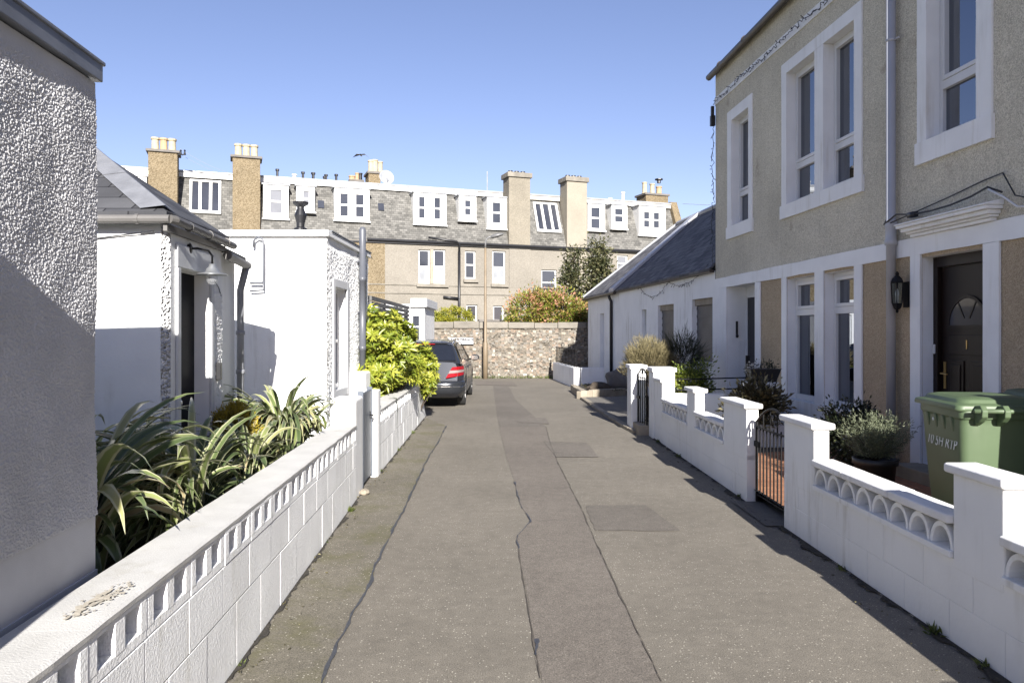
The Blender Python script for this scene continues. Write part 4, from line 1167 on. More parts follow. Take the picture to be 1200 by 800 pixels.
for z in (4.9,): 
    mb.lathe(RH(pu, .075, z), [(.05, 0), (.056, .002), (.056, .028), (.05, .03)], 16); mb.tube([RH(pu - .05, .06, z + .012), RH(pu - .12, .05, z + .012)], .012, 6)
mb.build('downpipe', M['pipe_grey'], t, smooth=True, merge=False)
# cables
mb = MB()
mb.tube([RH(8.55, .03, 6.0), RH(8.56, .035, 5.0), RH(8.58, .03, 4.2), RH(8.60, .03, 3.6), RH(8.53, .035, 2.98), RH(8.46, .13, 2.88)], .006, 6)
mb.tube([RH(8.46, .14, 2.86), RH(8.25, .12, 2.94), RH(8.0, .10, 2.90), RH(7.7, .09, 2.89), RH(7.4, .08, 2.90), RH(7.1, .08, 2.93), RH(6.85, .10, 2.97), RH(6.72, .06, 2.9)], .010, 6)
mb.tube([RH(8.35, .13, 2.86), RH(8.1, .05, 2.92), RH(7.5, .04, 2.99), RH(7.0, .03, 3.06), RH(6.75, .03, 3.08), RH(6.6, .03, 2.85), RH(6.2, .03, 2.72), RH(5, .03, 2.70)], .007, 6)
mb.box(RH, 7.95, 8.06, .06, .12, 2.87, 2.925)
pts = [RH(7.0, 0.0, 2.98)]
mb.build('cable', M['black_paint'], t, merge=False, smooth=True)
mb = MB(); mb.tube([RH(6.84, .10, 2.95), RH(6.72, .05, 2.86), RH(6.55, .045, 2.74), RH(6.2, .04, 2.70), RH(5.6, .04, 2.69)], .011, 6)
mb.build('cable', M['upvc'], t, smooth=True)

def string_lights(name, label, path, amp, seed, n_per=26, drop=.05):
    rg = random.Random(seed); mb = MB(); P = [Vector(p) for p in path]; pts = []
    for a, b in zip(P[:-1], P[1:]):
        k = max(2, int((b - a).length * n_per))
        pts += [a.lerp(b, i / k) + Vector((rg.uniform(-amp, amp), rg.uniform(-amp, amp), rg.uniform(-amp, amp))) for i in range(k)]
    mb.tube(pts, .0055, 5)
    for p in pts:
        if rg.random() < .6:
            q = p + Vector((rg.uniform(-.05, .02), rg.uniform(-.05, .05), rg.uniform(-drop, .02)))
            mb.tube([p, q], [.004, .007], 5)
    return tag(mb.build(name, M['black_paint'], merge=False), label, 'string lights')
string_lights('string_lights', 'tangled fairy lights along the white eaves band of the beige house', [RH(u, .05, 6.06 + .02 * math.sin(u * 3)) for u in np.linspace(7.5, 14.4, 24)], .028, 3)
string_lights('string_lights', 'loose string of lights hanging down the far corner of the beige house', [RH(14.48, .04, 5.95), RH(14.47, .06, 5.2), RH(14.49, .03, 4.4), RH(14.47, .06, 3.6), RH(14.48, .05, 2.9)], .03, 4, 18, .12)
mb = MB(); mb.box(RH, 14.452, 14.53, .0, .09, 5.62, 5.82); mb.box(RH, 14.455, 14.51, .02, .08, 5.83, 6.0)
tag(mb.build('junction_box', M['black_paint'], bevel=.01), 'small black electrical box high on the far corner of the beige house', 'electrical box')

t = thing('wall_lantern', 'black carriage lantern on the wall between the downpipe and the brown door', 'lantern', RH(8.24, .13, 1.9))
c = RH(8.245, .115, 0)
mb = MB(); mb.lathe((c.x, c.y, 1.86), [(.008, 0), (.018, .02), (.012, .03), (.04, .05), (.055, .09), (.058, .105)], 6); mb.lathe((c.x, c.y, 2.19), [(.068, 0), (.07, .01), (.055, .045), (.03, .07), (.018, .08), (.022, .10), (.006, .125)], 6)
mb.box(RH, 8.20, 8.29, .001, .02, 1.92, 2.2)
mb.build('body', M['black_iron'], t, merge=False)
mb = MB()
for k in range(6):
    a = math.pi / 3 * k; p = (c.x + .056 * math.cos(a), c.y + .056 * math.sin(a))
    mb.tube([(p[0], p[1], 1.965), (c.x + .066 * math.cos(a), c.y + .066 * math.sin(a), 2.19)], .006, 5)
mb.build('cage', M['black_iron'], t, merge=False)
mb = MB(); mb.lathe((c.x, c.y, 1.966), [(.05, 0), (.06, .222)], 6); mb.build('glass', M['bulb_glass'], t)
mb = MB(); mb.lathe((c.x, c.y, 1.97), [(.016, 0), (.016, .07), (.022, .10), (.012, .14), (.003, .16)], 10); mb.build('bulb', M['upvc'], t, smooth=True)

# ------------------------------------------------------------------ white cottage beyond it, hipped slate roof
CF = lane_frame(5.42, -.104, -1)
t = thing('cottage', 'low white cottage with dark hipped slate roof and pale skew stone, right of the lane', 'cottage', (3.3, 20, 0))
EV, RZ = 2.83, 5.08
def CY(px, w=0): return (5.42 + w) / ((px - CX) / F + .104)
ops = [(CY(835), CY(811), 1.05, 2.33), (CY(789.5), CY(771), 1.05, 2.29), (CY(757.5), CY(752), .9, 2.23), (CY(708), CY(703.2), .25, 2.25)]
mb = MB(); wall_open(mb, CF, 14.47, 26.4, -.05, EV, 0, ops, .16)
mb.face([CF(26.4, 0, -.05), CF(26.4, -5, -.05), CF(26.4, -5, EV), CF(26.4, 0, EV)])
mb.build('wall', M['wall_white'], t, merge=False)
for a, b, c_, d_ in ops[:2]:
    mb = MB(); mb.box(CF, a + .002, b - .002, -.158, -.11, c_ + .002, d_ - .13)
    for k in range(1, 8): mb.box(CF, a + .002, b - .002, -.11, -.10, c_ + k * .16 - .06, c_ + k * .16)
    f_ = mb.build('window', M['gutter_grey'], t, merge=False)
    mb = MB(); mb.box(CF, a + .001, b - .001, -.159, -.06, d_ - .129, d_ - .001); mb.build('shutter_box', M['kerb_stone'], t)
mb = MB(); a, b, c_, d_ = ops[2]; mb.box(CF, a + .002, b - .002, -.16, -.12, c_ + .002, d_ - .002); mb.build('window', M['upvc'], t)
mb = MB(); a, b, c_, d_ = ops[3]; mb.box(CF, a + .002, b - .002, -.16, -.12, c_ + .002, d_ - .002); mb.build('door', M['upvc'], t)
n = CF.n
def slope(u, d_, lift=0): return CF(u, .12 - d_, EV + (RZ - EV) * (d_ / 2.56) + lift)
S_ = 22.0
P0, P1 = slope(14.48, 0), slope(26.55, 0)
R0_, R1_ = slope(14.48, 2.56), slope(24.0, 2.56)
mb = MB()
mb.prism([P0, slope(S_, 0), slope(S_, 2.56), R0_], (0, 0, .05))
mb.prism([slope(S_ + .003, 0), P1, R1_, slope(S_ + .003, 2.56)], (0, 0, .05))
bk = [CF(14.48, -5.0, EV), CF(26.55, -5.0, EV)]
mb.prism([R0_, R1_, bk[1], bk[0]], (0, 0, .05)); mb.prism([P1, bk[1], R1_], (0, 0, .05))
mb.build('roof', M['slate_dark'], t, merge=False)
mb = MB()
for k in range(7):
    a0, a1 = 2.56 * k / 7 + .004, 2.56 * (k + 1) / 7 - .004
    pts = [slope(S_ - .02, a0 - .06 if k == 0 else a0, .055), slope(S_ + .55, a0 - .06 if k == 0 else a0, .055), slope(S_ + .55, a1, .055), slope(S_ - .02, a1, .055)]
    mb.prism(pts, (0, 0, .10))
mb.build('skew', M['pipe_grey'], t, merge=False, bevel=.01)
mb = MB()
mb.tube([P1 + Vector((0, 0, .06)), R1_ + Vector((0, 0, .07))], .05, 6); mb.tube([R1_ + Vector((0, 0, .07)), R0_ + Vector((0, 0, .07))], .07, 6)
mb.build('ridge', M['pipe_grey'], t, merge=False)
mb = MB(); mb.tube([CF(22.0, .13, EV - .03), CF(26.6, .13, EV - .04)], .05, 8)
mb.box(CF, 14.5, 21.95, .002, .10, EV - .03, EV + .02)
mb.build('gutter', M['gutter_brown'], t, merge=False)
mb = MB(); yy = CY(720, .05)
mb.tube([CF(yy, .13, EV - .04), CF(yy, .10, EV - .15), CF(yy, .05, EV - .25), CF(yy, .05, .2)], .045, 10); mb.build('downpipe', M['black_paint'], t, smooth=True)
mb = MB(); mb.tube([RH(14.48, .02, 4.6), CF(14.7, -1.2, 4.1), CF(14.6, -.3, 3.3), CF(14.7, .05, 2.9)], .008, 5); mb.build('cable', M['black_paint'], t)
pts = []
A_, Bm, Ce = CF(14.7, .05, 2.98), CF(17.2, .06, 2.80), CF(19.6, .06, 2.86)
for a, b, sag in ((A_, Bm, .22), (Bm, Ce, .32)):
    for k in range(10): f_ = k / 10; p = a.lerp(b, f_); p.z -= sag * 4 * f_ * (1 - f_); pts.append(p)
pts += [Ce, CF(20.4, .06, 2.85)]
string_lights('string_lights', 'dark garland of lights looped along the eaves of the white slate roofed cottage', pts, .015, 6, 16, .09)

# walled front plot of that cottage, railing, stone edging, boulder
t = thing('front_wall', 'low white wall with black railing on top at the far right end of the lane', 'garden wall', (1.83, 22.2, 0))
mb = MB(); a, b = Vector((1.83, 22.2)), Vector((1.43, 26.2))
d_ = (b - a).normalized(); nr = Vector((d_.y, -d_.x))
def box2(mb, p, q, th, z0, z1):
    dd = (q - p).normalized(); nn_ = Vector((dd.y, -dd.x))
    mb.hexa([(p.x, p.y, z0), (q.x, q.y, z0), (q.x + nn_.x * th, q.y + nn_.y * th, z0), (p.x + nn_.x * th, p.y + nn_.y * th, z0),
             (p.x, p.y, z1), (q.x, q.y, z1), (q.x + nn_.x * th, q.y + nn_.y * th, z1), (p.x + nn_.x * th, p.y + nn_.y * th, z1)])
box2(mb, a, b, .18, -.05, .60)
box2(mb, Vector((2.02, 22.38)), Vector((2.72, 22.45)), .18, -.05, .60)
mb.build('wall', M['wall_white'], t, bevel=.015, merge=False)
mb = MB()
for k in range(15):
    p = a.lerp(b, .03 + k / 15.2); mb.tube([(p.x + .09, p.y, .60), (p.x + .09, p.y, 1.16 + (.1 if k % 5 == 0 else 0))], .012, 5)
for z in (.66, 1.12): mb.tube([(a.x + .09, a.y + .1, z), (b.x + .09, b.y, z)], .014, 5)
mb.build('railing', M['black_iron'], t, merge=False)
t = thing('stone_edging', 'low sandy stone edged bed with dead leaves beside the driveway', 'planter bed', (2, 19, 0))
mb = MB(); q0 = [pxp(668.5, 458.5), pxp(680.6, 467.5), pxp(734, 463)]
for i, (p, q) in enumerate(((0, 1), (1, 2))):
    P_, Q_ = Vector(q0[p]), Vector(q0[q]); k = 3 if i == 0 else 4
    for j in range(k): box2(mb, P_.lerp(Q_, j / k + .006), P_.lerp(Q_, (j + 1) / k - .006), -.16, -.03, .20 + random.uniform(-.015, .015))
mb.build('kerb', M['kerb_stone'], t, bevel=.015, merge=False)
mb = MB(); mb.face([(q0[0][0] + .1, q0[0][1], .13), (q0[1][0] + .1, q0[1][1] + .1, .13), (q0[2][0], q0[2][1] + .15, .13), (3.5, 21.8, .13), (2.1, 21.9, .13)])
mb.build('bed_soil', M['dirt'], t, merge=False, recalc=False)
def boulder(name, label, c, r, mat, seed):
    mb = MB(); bm = bmesh.new(); bmesh.ops.create_icosphere(bm, subdivisions=3, radius=1)
    for v in bm.verts:
        k = 1 + .35 * noise.noise(v.co * 1.3 + Vector((seed, 0, 0)))
        v.co = Vector((v.co.x * r[0] * k, v.co.y * r[1] * k, v.co.z * r[2] * k)) + Vector(c)
    me = bpy.data.meshes.new(name); bm.to_mesh(me); bm.free(); me.materials.append(mat)
    o = bpy.data.objects.new(name, me); C.objects.link(o)
    return tag(o, label, 'boulder')
boulder('boulder', 'rounded grey boulder against the cottage wall behind the stone edged bed', (2.78, 19.9, .38), (.30, .25, .30), M['shed_roof'], 3)
boulder('boulder', 'low brown stone lying on the edged bed left of the grey boulder', (2.25, 19.5, .22), (.28, .2, .13), M['bark'], 8)

# ------------------------------------------------------------------ right garden walls with half-pipe screens
GW = lane_frame(2.41, -.018, -1)
def pillar(mb, u0, u1, th=.115, h=.905, w=0): mb.box(GW, u0, u1, -th + w, w, -.05, h)
def cap(mb, u0, u1, th=.115, z=.906, ov=.035, t_=.05):
    mb.box(GW, u0 - ov, u1 + ov, -th - ov, ov, z, z + t_)
def right_wall(label, pillars, spans, dropy=0):
    t = thing('garden_wall', label, 'garden wall', GW((pillars[0][0]), 0, 0), 'white scalloped walls along the right of the lane')
    u0 = min([p[0] for p in pillars] + [s[0] for s in spans]); u1 = max([p[1] for p in pillars] + [s[1] for s in spans])
    mb = MB(); rg = random.Random(int(u0 * 7))
    mb.box(GW, u0 + .003, u1 - .003, -.112, -.004, -.06, .452)
    for zi, (z0, z1) in enumerate(((-.05, .222), (.2245, .452))):
        k = u0 - (.2 if zi else 0)
        while k < u1:
            a, b = max(u0, k + .0012), min(u1, k + .443)
            if b - a > .04: mb.box(GW, a, b, -.115, rg.uniform(-.0012, .0012), z0, z1)
            k += .445
    mb.build('block_course', M['wall_white'], t, bevel=.003, merge=False)
    for a, b in pillars:
        mb = MB(); mb.box(GW, a, b, -.117, .002, .40, .905); p = mb.build('pillar', M['wall_white'], t, bevel=.01)
        mb = MB(); cap(mb, a, b, .115); mb.build('cap', M['cap_white'], p, bevel=.014, seg=3)
    for a, b in spans:
        mb = MB(); mb.box(GW, a + .002, b - .002, -.14, .022, .453, .49); mb.build('ledge', M['wall_white'], t, bevel=.005)
        mb = MB(); n = max(3, round((b - a) / .155)); pit = (b - a) / n
        n = max(3, round((b - a) / .218)); pit = (b - a) / n
        for k in range(n):
            c = a + pit * (k + .5); Ro, Ri = pit * .5 - .003, pit * .5 - .026; rows = []
            hh = .138 / (pit * .5)
            for q in range(13):
                th = math.pi * q / 12
                co, si = math.cos(th), math.sin(th) * hh
                rows.append([GW(c + Ro * co, -.11, .4905 + Ro * si), GW(c + Ro * co, .0, .4905 + Ro * si), GW(c + Ri * co, .0, .4905 + Ri * si), GW(c + Ri * co, -.11, .4905 + Ri * si)])
            mb.grid(rows, close=True); mb.face(rows[0]); mb.face(rows[-1])
        mb.build('screen_arch', M['wall_white'], t, merge=False, bevel=.003)
        mb = MB(); mb.box(GW, a + .002, b - .002, -.113, -.100, .4905, .6315); mb.build('screen_back', M['wall_white'], t)
        mb = MB(); k = a + .001
        while k < b - .01:
            e = min(k + .62, b - .001)
            mb.box(GW, k, e - .004, -.15, .032, .632, .682, 0, .003); k = e
        mb.build('coping', M['cap_white'], t, bevel=.012, seg=3, merge=False)
    return t
right_wall('white block wall with arched screen, nearest on the right, in front of the green bins', [(5.73, 6.335), (3.577, 3.98), (.9, 1.4)], [(3.98, 5.73), (1.4, 3.577)])
right_wall('white block wall with arched screens and three capped pillars beyond the black iron gate', [(7.29, 8.04), (9.2, 9.6), (11.05, 11.58)], [(8.04, 9.2), (9.6, 11.05)])
def gatepost(label, x0, x1, y0, y1, h):
    t = thing('gatepost', label, 'gatepost', (x0, y0, 0))
    mb = MB(); mb.box(W, x0, x1, y0, y1, -.05, h - .07); mb.build('shaft', M['wall_white'], t, bevel=.02)
    mb = MB(); mb.box(W, x0 - .025, x1 + .025, y0 - .025, y1 + .025, h - .069, h); mb.build('cap', M['cap_white'], t, bevel=.015)
gatepost('thick white gatepost joined to the far end of the arched wall', 2.185, 2.52, 11.6, 12.0, 1.10)
gatepost('white gatepost standing alone nearest the driveway', 1.99, 2.24, 12.55, 13.0, 1.10)
mb = MB(); mb.box(W, 2.522, 3.35, 11.85, 12.0, -.05, .68); tag(mb.build('garden_wall', M['wall_white'], bevel=.015), 'low plain white wall dividing the two right gardens behind the arched screen', 'garden wall')

def gate_arched(label, fr, u0, u1, ztop, zmid, n, arch=.16):
    t = thing('iron_gate', label, 'gate', fr(u0, 0, 0))
    mb = MB()
    for u in (u0, u1): mb.tube([fr(u, 0, .02), fr(u, 0, zmid + .05)], .014, 6)
    for z in (.09, zmid): mb.tube([fr(u0, 0, z), fr(u1, 0, z)], .010, 6)
    top = [fr(u0 + (u1 - u0) * k / 14, 0, zmid + .05 + arch * math.sin(math.pi * k / 14)) for k in range(15)]
    mb.tube(top, .012, 6)
    mb.build('frame', M['black_iron'], t, merge=False)
    mb = MB()
    for k in range(1, n):
        f_ = k / n; u = u0 + (u1 - u0) * f_
        mb.tube([fr(u, 0, .09), fr(u, 0, zmid + (.03 if k % 2 else .05 + arch * math.sin(math.pi * f_)))], .0075, 6)
    mb.build('bars', M['black_iron'], t, merge=False)
    mb = MB()
    for s in (-1, 1):
        c0 = (u0 + u1) / 2; pts = []
        for k in range(22):
            a = k / 21 * 2.2 * math.pi; r = .075 * (1 - k / 26)
            pts.append(fr(c0 + s * (.10 + r * math.cos(a) - .02), 0, zmid + .095 + r * math.sin(a) * .8))
        mb.tube(pts, .006, 5)
    mb.build('scroll', M['black_iron'], t, merge=False)
    mb = MB(); mb.box(fr, u0 - .03, u0 + .06, -.012, .016, .60, .625); mb.box(fr, u0 - .03, u0 + .06, -.012, .016, .22, .245); mb.box(fr, u1 - .10, u1 + .03, .0, .02, .55, .60)
    mb.build('hinge', M['black_iron'], t, merge=False)
    return t
GI = lane_frame(2.495, -.018, -1)
gate_arched('black wrought iron gate with arched top and scrolls between the two white scalloped walls', GI, 6.36, 7.25, 0, .74, 10)
GI2 = lane_frame(3.85, -.14, -1)
gate_arched('narrow rusty black iron gate between the two white gateposts', GI2, 12.04, 12.5, 0, .90, 4, .10)
mb = MB(); mb.box(W, 2.02, 2.3, 12.01, 12.54, -.05, .16); tag(mb.build('gate_step', M['kerb_stone'], bevel=.015), 'worn stone step under the narrow gate by the driveway', 'step')

t = thing('handrail', 'black two bar handrail beside the steps of the far white doorway', 'handrail', (3.6, 11.9, .1))
mb = MB(); mb.box(W, 3.70, 3.755, 11.86, 11.90, .1, 1.28); mb.build('post', M['black_iron'], t)
mb = MB()
for z in (.93, .76): mb.tube([(2.6, 11.88, z - .03), (3.72, 11.88, z)], .012, 6)
mb.build('rail', M['black_iron'], t)
mb = MB(); mb.box(W, 3.34, 3.78, 10.6, 10.9, .1, .94); mb.box(W, 3.45, 3.85, 10.9, 11.8, .1, .62)
tag(mb.build('step_wall', M['wall_white'], bevel=.015, merge=False), 'white rendered pier and stair wall carrying the dark planter', 'wall')
t = thing('planter_trough', 'dark rectangular planter of small plants on top of the white pier', 'planter', (3.55, 10.7, .94))
mb = MB()
mb.hexa([(3.42, 10.62, .942), (3.74, 10.62, .942), (3.74, 10.84, .942), (3.42, 10.84, .942), (3.36, 10.58, 1.13), (3.80, 10.58, 1.13), (3.80, 10.88, 1.13), (3.36, 10.88, 1.13)])
mb.build('trough', M['pot_black'], t, bevel=.01)
P, D, V, cc, rg = crown_points((3.58, 10.73, 1.13), (.22, .12, .08), 24, 500, .03, seed=4)
leaf_mesh('foliage', P, D, .035, .014, M['leaf_dark'], t, V)
P, D, V, cc, rg = crown_points((3.46, 10.70, 1.16), (.10, .08, .05), 10, 90, .03, seed=5)
leaf_mesh('flowers', P, D, .022, .022, M['upvc'], t, V)
mb = MB(); mb.box(W, 2.95, 3.75, 9.95, 10.35, .1, .42); mb.build
t = thing('stone_trough', 'pale grey trough with a straggly shrub behind the black iron gate', 'planter', (3.3, 10.1, .1))
mb.build('trough', M['grey_trim'], t, bevel=.015)
P, D, V, cc, rg = crown_points((3.27, 10.1, .66), (.32, .26, .28), 60, 2600, .07, seed=14)
leaf_mesh('foliage', P, D, .07 * (.6 + rg.random(len(P))), .034, M['leaf_brown'], t, V)
stems('stems', (3.3, 10.1, .40), cc[:22], .010, M['bark'], t, 22, 3)
#PART4

# ------------------------------------------------------------------ wheelie bins
def rounded_rect(cx, cy, hx, hy, r, z, n=5):
    out = []
    for sx, sy, a0 in ((1, 1, 0), (-1, 1, 90), (-1, -1, 180), (1, -1, 270)):
        for k in range(n):
            a = R(a0 + 90 * k / (n - 1)); out.append((cx + sx * (hx - r) + r * math.cos(a), cy + sy * (hy - r) + r * math.sin(a), z))
    return out
def wheelie_bin(label, corner, phi, zg, writing=None, mat='bin_green', W_=.575, D_=.70):
    """local x = width, local y = depth; local (-W/2,-D/2) is the near left corner; handle and wheels at -y"""
    t = thing('wheelie_bin', label, 'wheelie bin', (corner[0], corner[1], zg), 'green wheelie bins by the brown door')
    Rm = Matrix.Translation((corner[0], corner[1], zg)) @ Matrix.Rotation(phi, 4, 'Z') @ Matrix.Translation((W_ / 2, D_ / 2, 0))
    tr = lambda rows: [[Rm @ Vector(p) for p in r] for r in rows]
    hx, hy = W_ / 2, D_ / 2
    prof = [(.74, .70, .05, .06), (.76, .72, .03, .07), (.88, .85, .0, .45), (.96, .94, 0, .86), (.97, .95, 0, .90), (1.0, .985, 0, .905), (1.0, .985, 0, .965), (.97, .95, 0, .97)]
    mb = MB(); rows = tr([rounded_rect(0, o * .6, hx * a, hy * b, .055, z) for a, b, o, z in prof])
    mb.grid(rows, close=True); mb.face(rows[0][::-1])
    for i in (-.62, -.2, .2, .62):      # stiffening ribs under the rim on the street side
        y = hy * i * .9
        p = [Rm @ Vector(q) for q in ((-hx * .955, y - .02, .80), (-hx * .955, y + .02, .80), (-hx * 1.02, y + .02, .905), (-hx * 1.02, y - .02, .905))]
        mb.prism(p, Rm.to_3x3() @ Vector((.03, 0, .0)))
    mb.build('bin_body', M[mat], t, smooth=True, bevel=.006, merge=False)
    mb = MB()
    rows = tr([rounded_rect(0, .02, hx * 1.09, hy * 1.05, .05, .962), rounded_rect(0, .02, hx * 1.10, hy * 1.06, .05, .972), rounded_rect(0, .02, hx * 1.08, hy * 1.04, .05, 1.0),
               rounded_rect(0, .02, hx * .94, hy * .9, .07, 1.012), rounded_rect(0, .02, hx * .90, hy * .86, .08, 1.038), rounded_rect(0, .02, hx * .75, hy * .7, .08, 1.052)])
    mb.grid(rows, close=True); mb.face(rows[-1]); mb.face(rows[0][::-1])
    lid = mb.build('lid', M[mat], t, smooth=True, bevel=.005, merge=False)
    mb = MB()
    p = lambda x, y, z: Rm @ Vector((x, y, z))
    mb.tube([p(-hx * .82, -hy - .075, .97), p(hx * .82, -hy - .075, .97)], .017, 10)
    mb.build('handle', M[mat], t, smooth=True)
    for x in (-.62, -.1, .62):      # hinge lugs
        for dx in (-.018,):
            mb = MB(); prof2 = [p(hx * x + dx, -hy + .01, 1.0), p(hx * x + dx, -hy - .07, 1.01), p(hx * x + dx, -hy - .105, .975), p(hx * x + dx, -hy - .10, .93), p(hx * x + dx, -hy - .06, .895), p(hx * x + dx, -hy + .01, .86)]
            mb.prism(prof2, Rm.to_3x3() @ Vector((.04, 0, 0))); mb.build('hinge', M[mat], t, merge=False, bevel=.006)
    for x in (-1, 1):
        mb = MB(); mb.lathe(p(x * hx * .78 - .025, -hy * .72, .10), [(.02, 0), (.095, .002), (.10, .01), (.10, .04), (.095, .048), (.02, .05)], 20, axis=Rm.to_3x3() @ Vector((1, 0, 0)))
        mb.build('wheel', M['rubber'], t, smooth=True)
    mb = MB(); mb.lathe(p(-hx * .985, hy * .25, .86), [(.0, 0), (.013, .001), (.013, .006), (.0, .008)], 8, axis=Rm.to_3x3() @ Vector((-1, 0, 0))); mb.build('chip', M['chalk'], t)
    if writing:
        sl = .135
        Mt = Rm @ Matrix.Translation((-hx * .905 - .012, -.02, .70)) @ Matrix.Rotation(R(-90), 4, 'Z') @ Matrix.Rotation(R(90), 4, 'X') @ Matrix.Rotation(-sl, 4, 'X')
        o = text_mesh('writing', writing, .105, M['chalk'], Mt, t, .001)
        for v in o.data.vertices:   # hand written: wobble every stroke
            q = v.co * 22; v.co.z += .006 * noise.noise(q); v.co.y += .005 * noise.noise(q + Vector((9, 0, 0)))
    return t
wheelie_bin('green wheelie bin with hand painted white writing on its shaded side', (3.17, 5.30), R(-6), .13, '10 5H RTP')
wheelie_bin('second green wheelie bin, half hidden behind the one with writing', (3.95, 5.72), R(-16), .13, None)

# ------------------------------------------------------------------ plants in the right gardens
def pot(name, c, r0, r1, h, mat, parent):
    mb = MB(); mb.lathe(c, [(r0, 0), (r1 * .96, h * .84), (r1 * 1.06, h * .845), (r1 * 1.07, h), (r1 * .97, h), (r1 * .93, h * .9)], 24)
    return mb.build(name, M[mat], parent, smooth=True)
t = thing('potted_rosemary', 'silvery green rosemary bush in a big black pot beside the house wall', 'potted plant', (3.36, 6.95, .13))
pot('pot', (3.36, 6.95, .127), .15, .185, .36, 'pot_black', t)
rg = np.random.default_rng(21)
Ps, Ds, Vs = [], [], []
tips = []
for i in range(190):
    az = rg.uniform(0, 6.283); e = R(rg.uniform(25, 88)); L = rg.uniform(.16, .34)
    d = np.array([math.cos(az) * math.cos(e), math.sin(az) * math.cos(e), math.sin(e)])
    b = np.array([3.36, 6.95, .48]) + np.array([math.cos(az), math.sin(az), 0]) * rg.uniform(0, .12)
    k = 34; s = np.linspace(.15, 1, k)[:, None]
    P = b + d * L * s + np.array([0, 0, .12]) * s ** 2
    dd = unit(d * 1.0 + rg.normal(size=(k, 3)) * .75)
    Ps.append(P); Ds.append(dd); Vs.append(np.full(k, rg.random()) * .6 + rg.random(k) * .4); tips.append(b + d * L * .8)
leaf_mesh('foliage', np.concatenate(Ps), np.concatenate(Ds), .035, .006, M['rosemary'], t, np.concatenate(Vs))
stems('stems', (3.36, 6.95, .46), tips[:40], .006, M['bark'], t, 40, 5)

t = thing('shrub', 'dark purple leaved shrub under the ground floor windows', 'shrub', (3.6, 8.0, .13))
P, D, V, cc, rg = crown_points((3.62, 8.0, .55), (.30, .45, .36), 90, 4200, .06, seed=31)
k = P[:, 2] > .14
leaf_mesh('foliage', P[k], D[k], .05, .022, M['leaf_dark'], t, V[k]); stems('stems', (3.6, 8.0, .12), cc[:24], .010, M['bark'], t, 24, 2)
t = thing('shrub', 'golden green leafy shrub by the handrail, in front of the brown heather', 'shrub', (2.95, 12.35, .1))
P, D, V, cc, rg = crown_points((2.93, 12.35, .72), (.38, .30, .46), 80, 3200, .07, seed=33)
leaf_mesh('foliage', P, D, .06 * (.7 + .5 * rg.random(len(P))), .028, M['leaf_bright'], t, V); stems('stems', (2.95, 12.35, .1), cc[:20], .012, M['bark'], t, 20, 2)
def twiggy(name, label, c, rad, n, L, wd, mat, seed, spread=1.0, cat='shrub'):
    t = thing(name, label, cat, (c[0], c[1], .1)); rg = np.random.default_rng(seed)
    d = unit(rg.normal(size=(n, 3))); d[:, 2] = np.abs(d[:, 2]) * rg.choice([1, 1, 1, -.35], n)
    lump = np.array([.85 + .32 * noise.noise(Vector(x * 2.5) + Vector((seed, 0, 0))) for x in d])
    P = np.asarray(c) + d * (lump * (.45 + .55 * rg.random(n) ** .6))[:, None] * np.asarray(rad)
    D = unit(d * spread + rg.normal(size=(n, 3)) * .35 + np.array([0, 0, .55]))
    leaf_mesh('foliage', P - D * L * .4, D, L * (.6 + .7 * rg.random(n)), wd, M[mat], t, np.clip(.25 + .5 * rg.random(n) + .25 * d[:, 2], 0, 1), fold=.1)
    stems('stems', (c[0], c[1], .08), [tuple(x) for x in P[:30]], .012, M['bark'], t, 30, seed)
    return t
twiggy('heather_bush', 'big rounded straw brown heather bush behind the lone gatepost', (2.50, 13.62, .98), (.56, .52, .62), 9000, .12, .008, 'heather', 3)
twiggy('shrub', 'dark wiry shrub with bare arching twigs below the shuttered windows', (3.18, 14.1, 1.02), (.50, .42, .66), 1500, .26, .008, 'leaf_dark', 5, 1.4)
# added board fence, unseen beyond the frame, placed to shade the bin's right part
t = thing('bin_shade_fence', 'added upright board fence, unseen beyond the right edge, shading the bin', 'fence', (4.05, 4.3, .12))
for k in range(8):
    mb = MB(); x = 3.602 + k * .117; mb.box(W, x, x + .112, 4.29, 4.31, .14, 1.74 + random.uniform(-.008, .008)); mb.build('board', M['fence_wood'], t)
mb = MB()
for z in (.35, 1.5): mb.box(W, 3.61, 4.52, 4.312, 4.35, z, z + .07)
mb.build('rail', M['fence_wood'], t, merge=False)
mb = MB(); mb.box(W, 3.62, 3.70, 4.352, 4.43, .1, 1.72); mb.build('post', M['fence_wood'], t)

# ------------------------------------------------------------------ left garden: flax clumps, golden conifer, yellow bush
def flax(label, base, seed, parts):
    t = thing('flax_plant', label, 'plant', base, 'variegated flax plants behind the left wall')
    for i, (n, Lr, Wr, el, sp, lean, dr) in enumerate(parts):
        flax_leaves('foliage', (base[0], base[1], base[2] + .02), n, Lr, Wr, el, sp, M['flax'], t, seed + i, lean, dr)
    return t
flax('largest striped flax, nearest the camera, in the shade of the rough wall', (-2.02, 3.45, .53), 3, [(330, (.6, 1.12), (.040, .068), (15, 82), .22, (0, 0), 1.0), (90, (.5, .9), (.03, .045), (0, 35), .2, (0, 0), .6)])
flax('sunlit striped flax leaning over the coping in the middle of the first wall', (-1.84, 4.30, .53), 13, [(300, (.45, .95), (.038, .062), (15, 84), .16, (.05, .05), 1.0), (90, (.4, .8), (.028, .042), (0, 40), .16, (0, 0), .7)])
flax('tall pale striped flax beside the white pillar at the grey gate', (-2.05, 6.75, .53), 23, [(340, (.55, 1.0), (.034, .056), (25, 88), .2, (0, 0), 1.2), (90, (.4, .8), (.028, .04), (5, 40), .18, (0, 0), .9)])
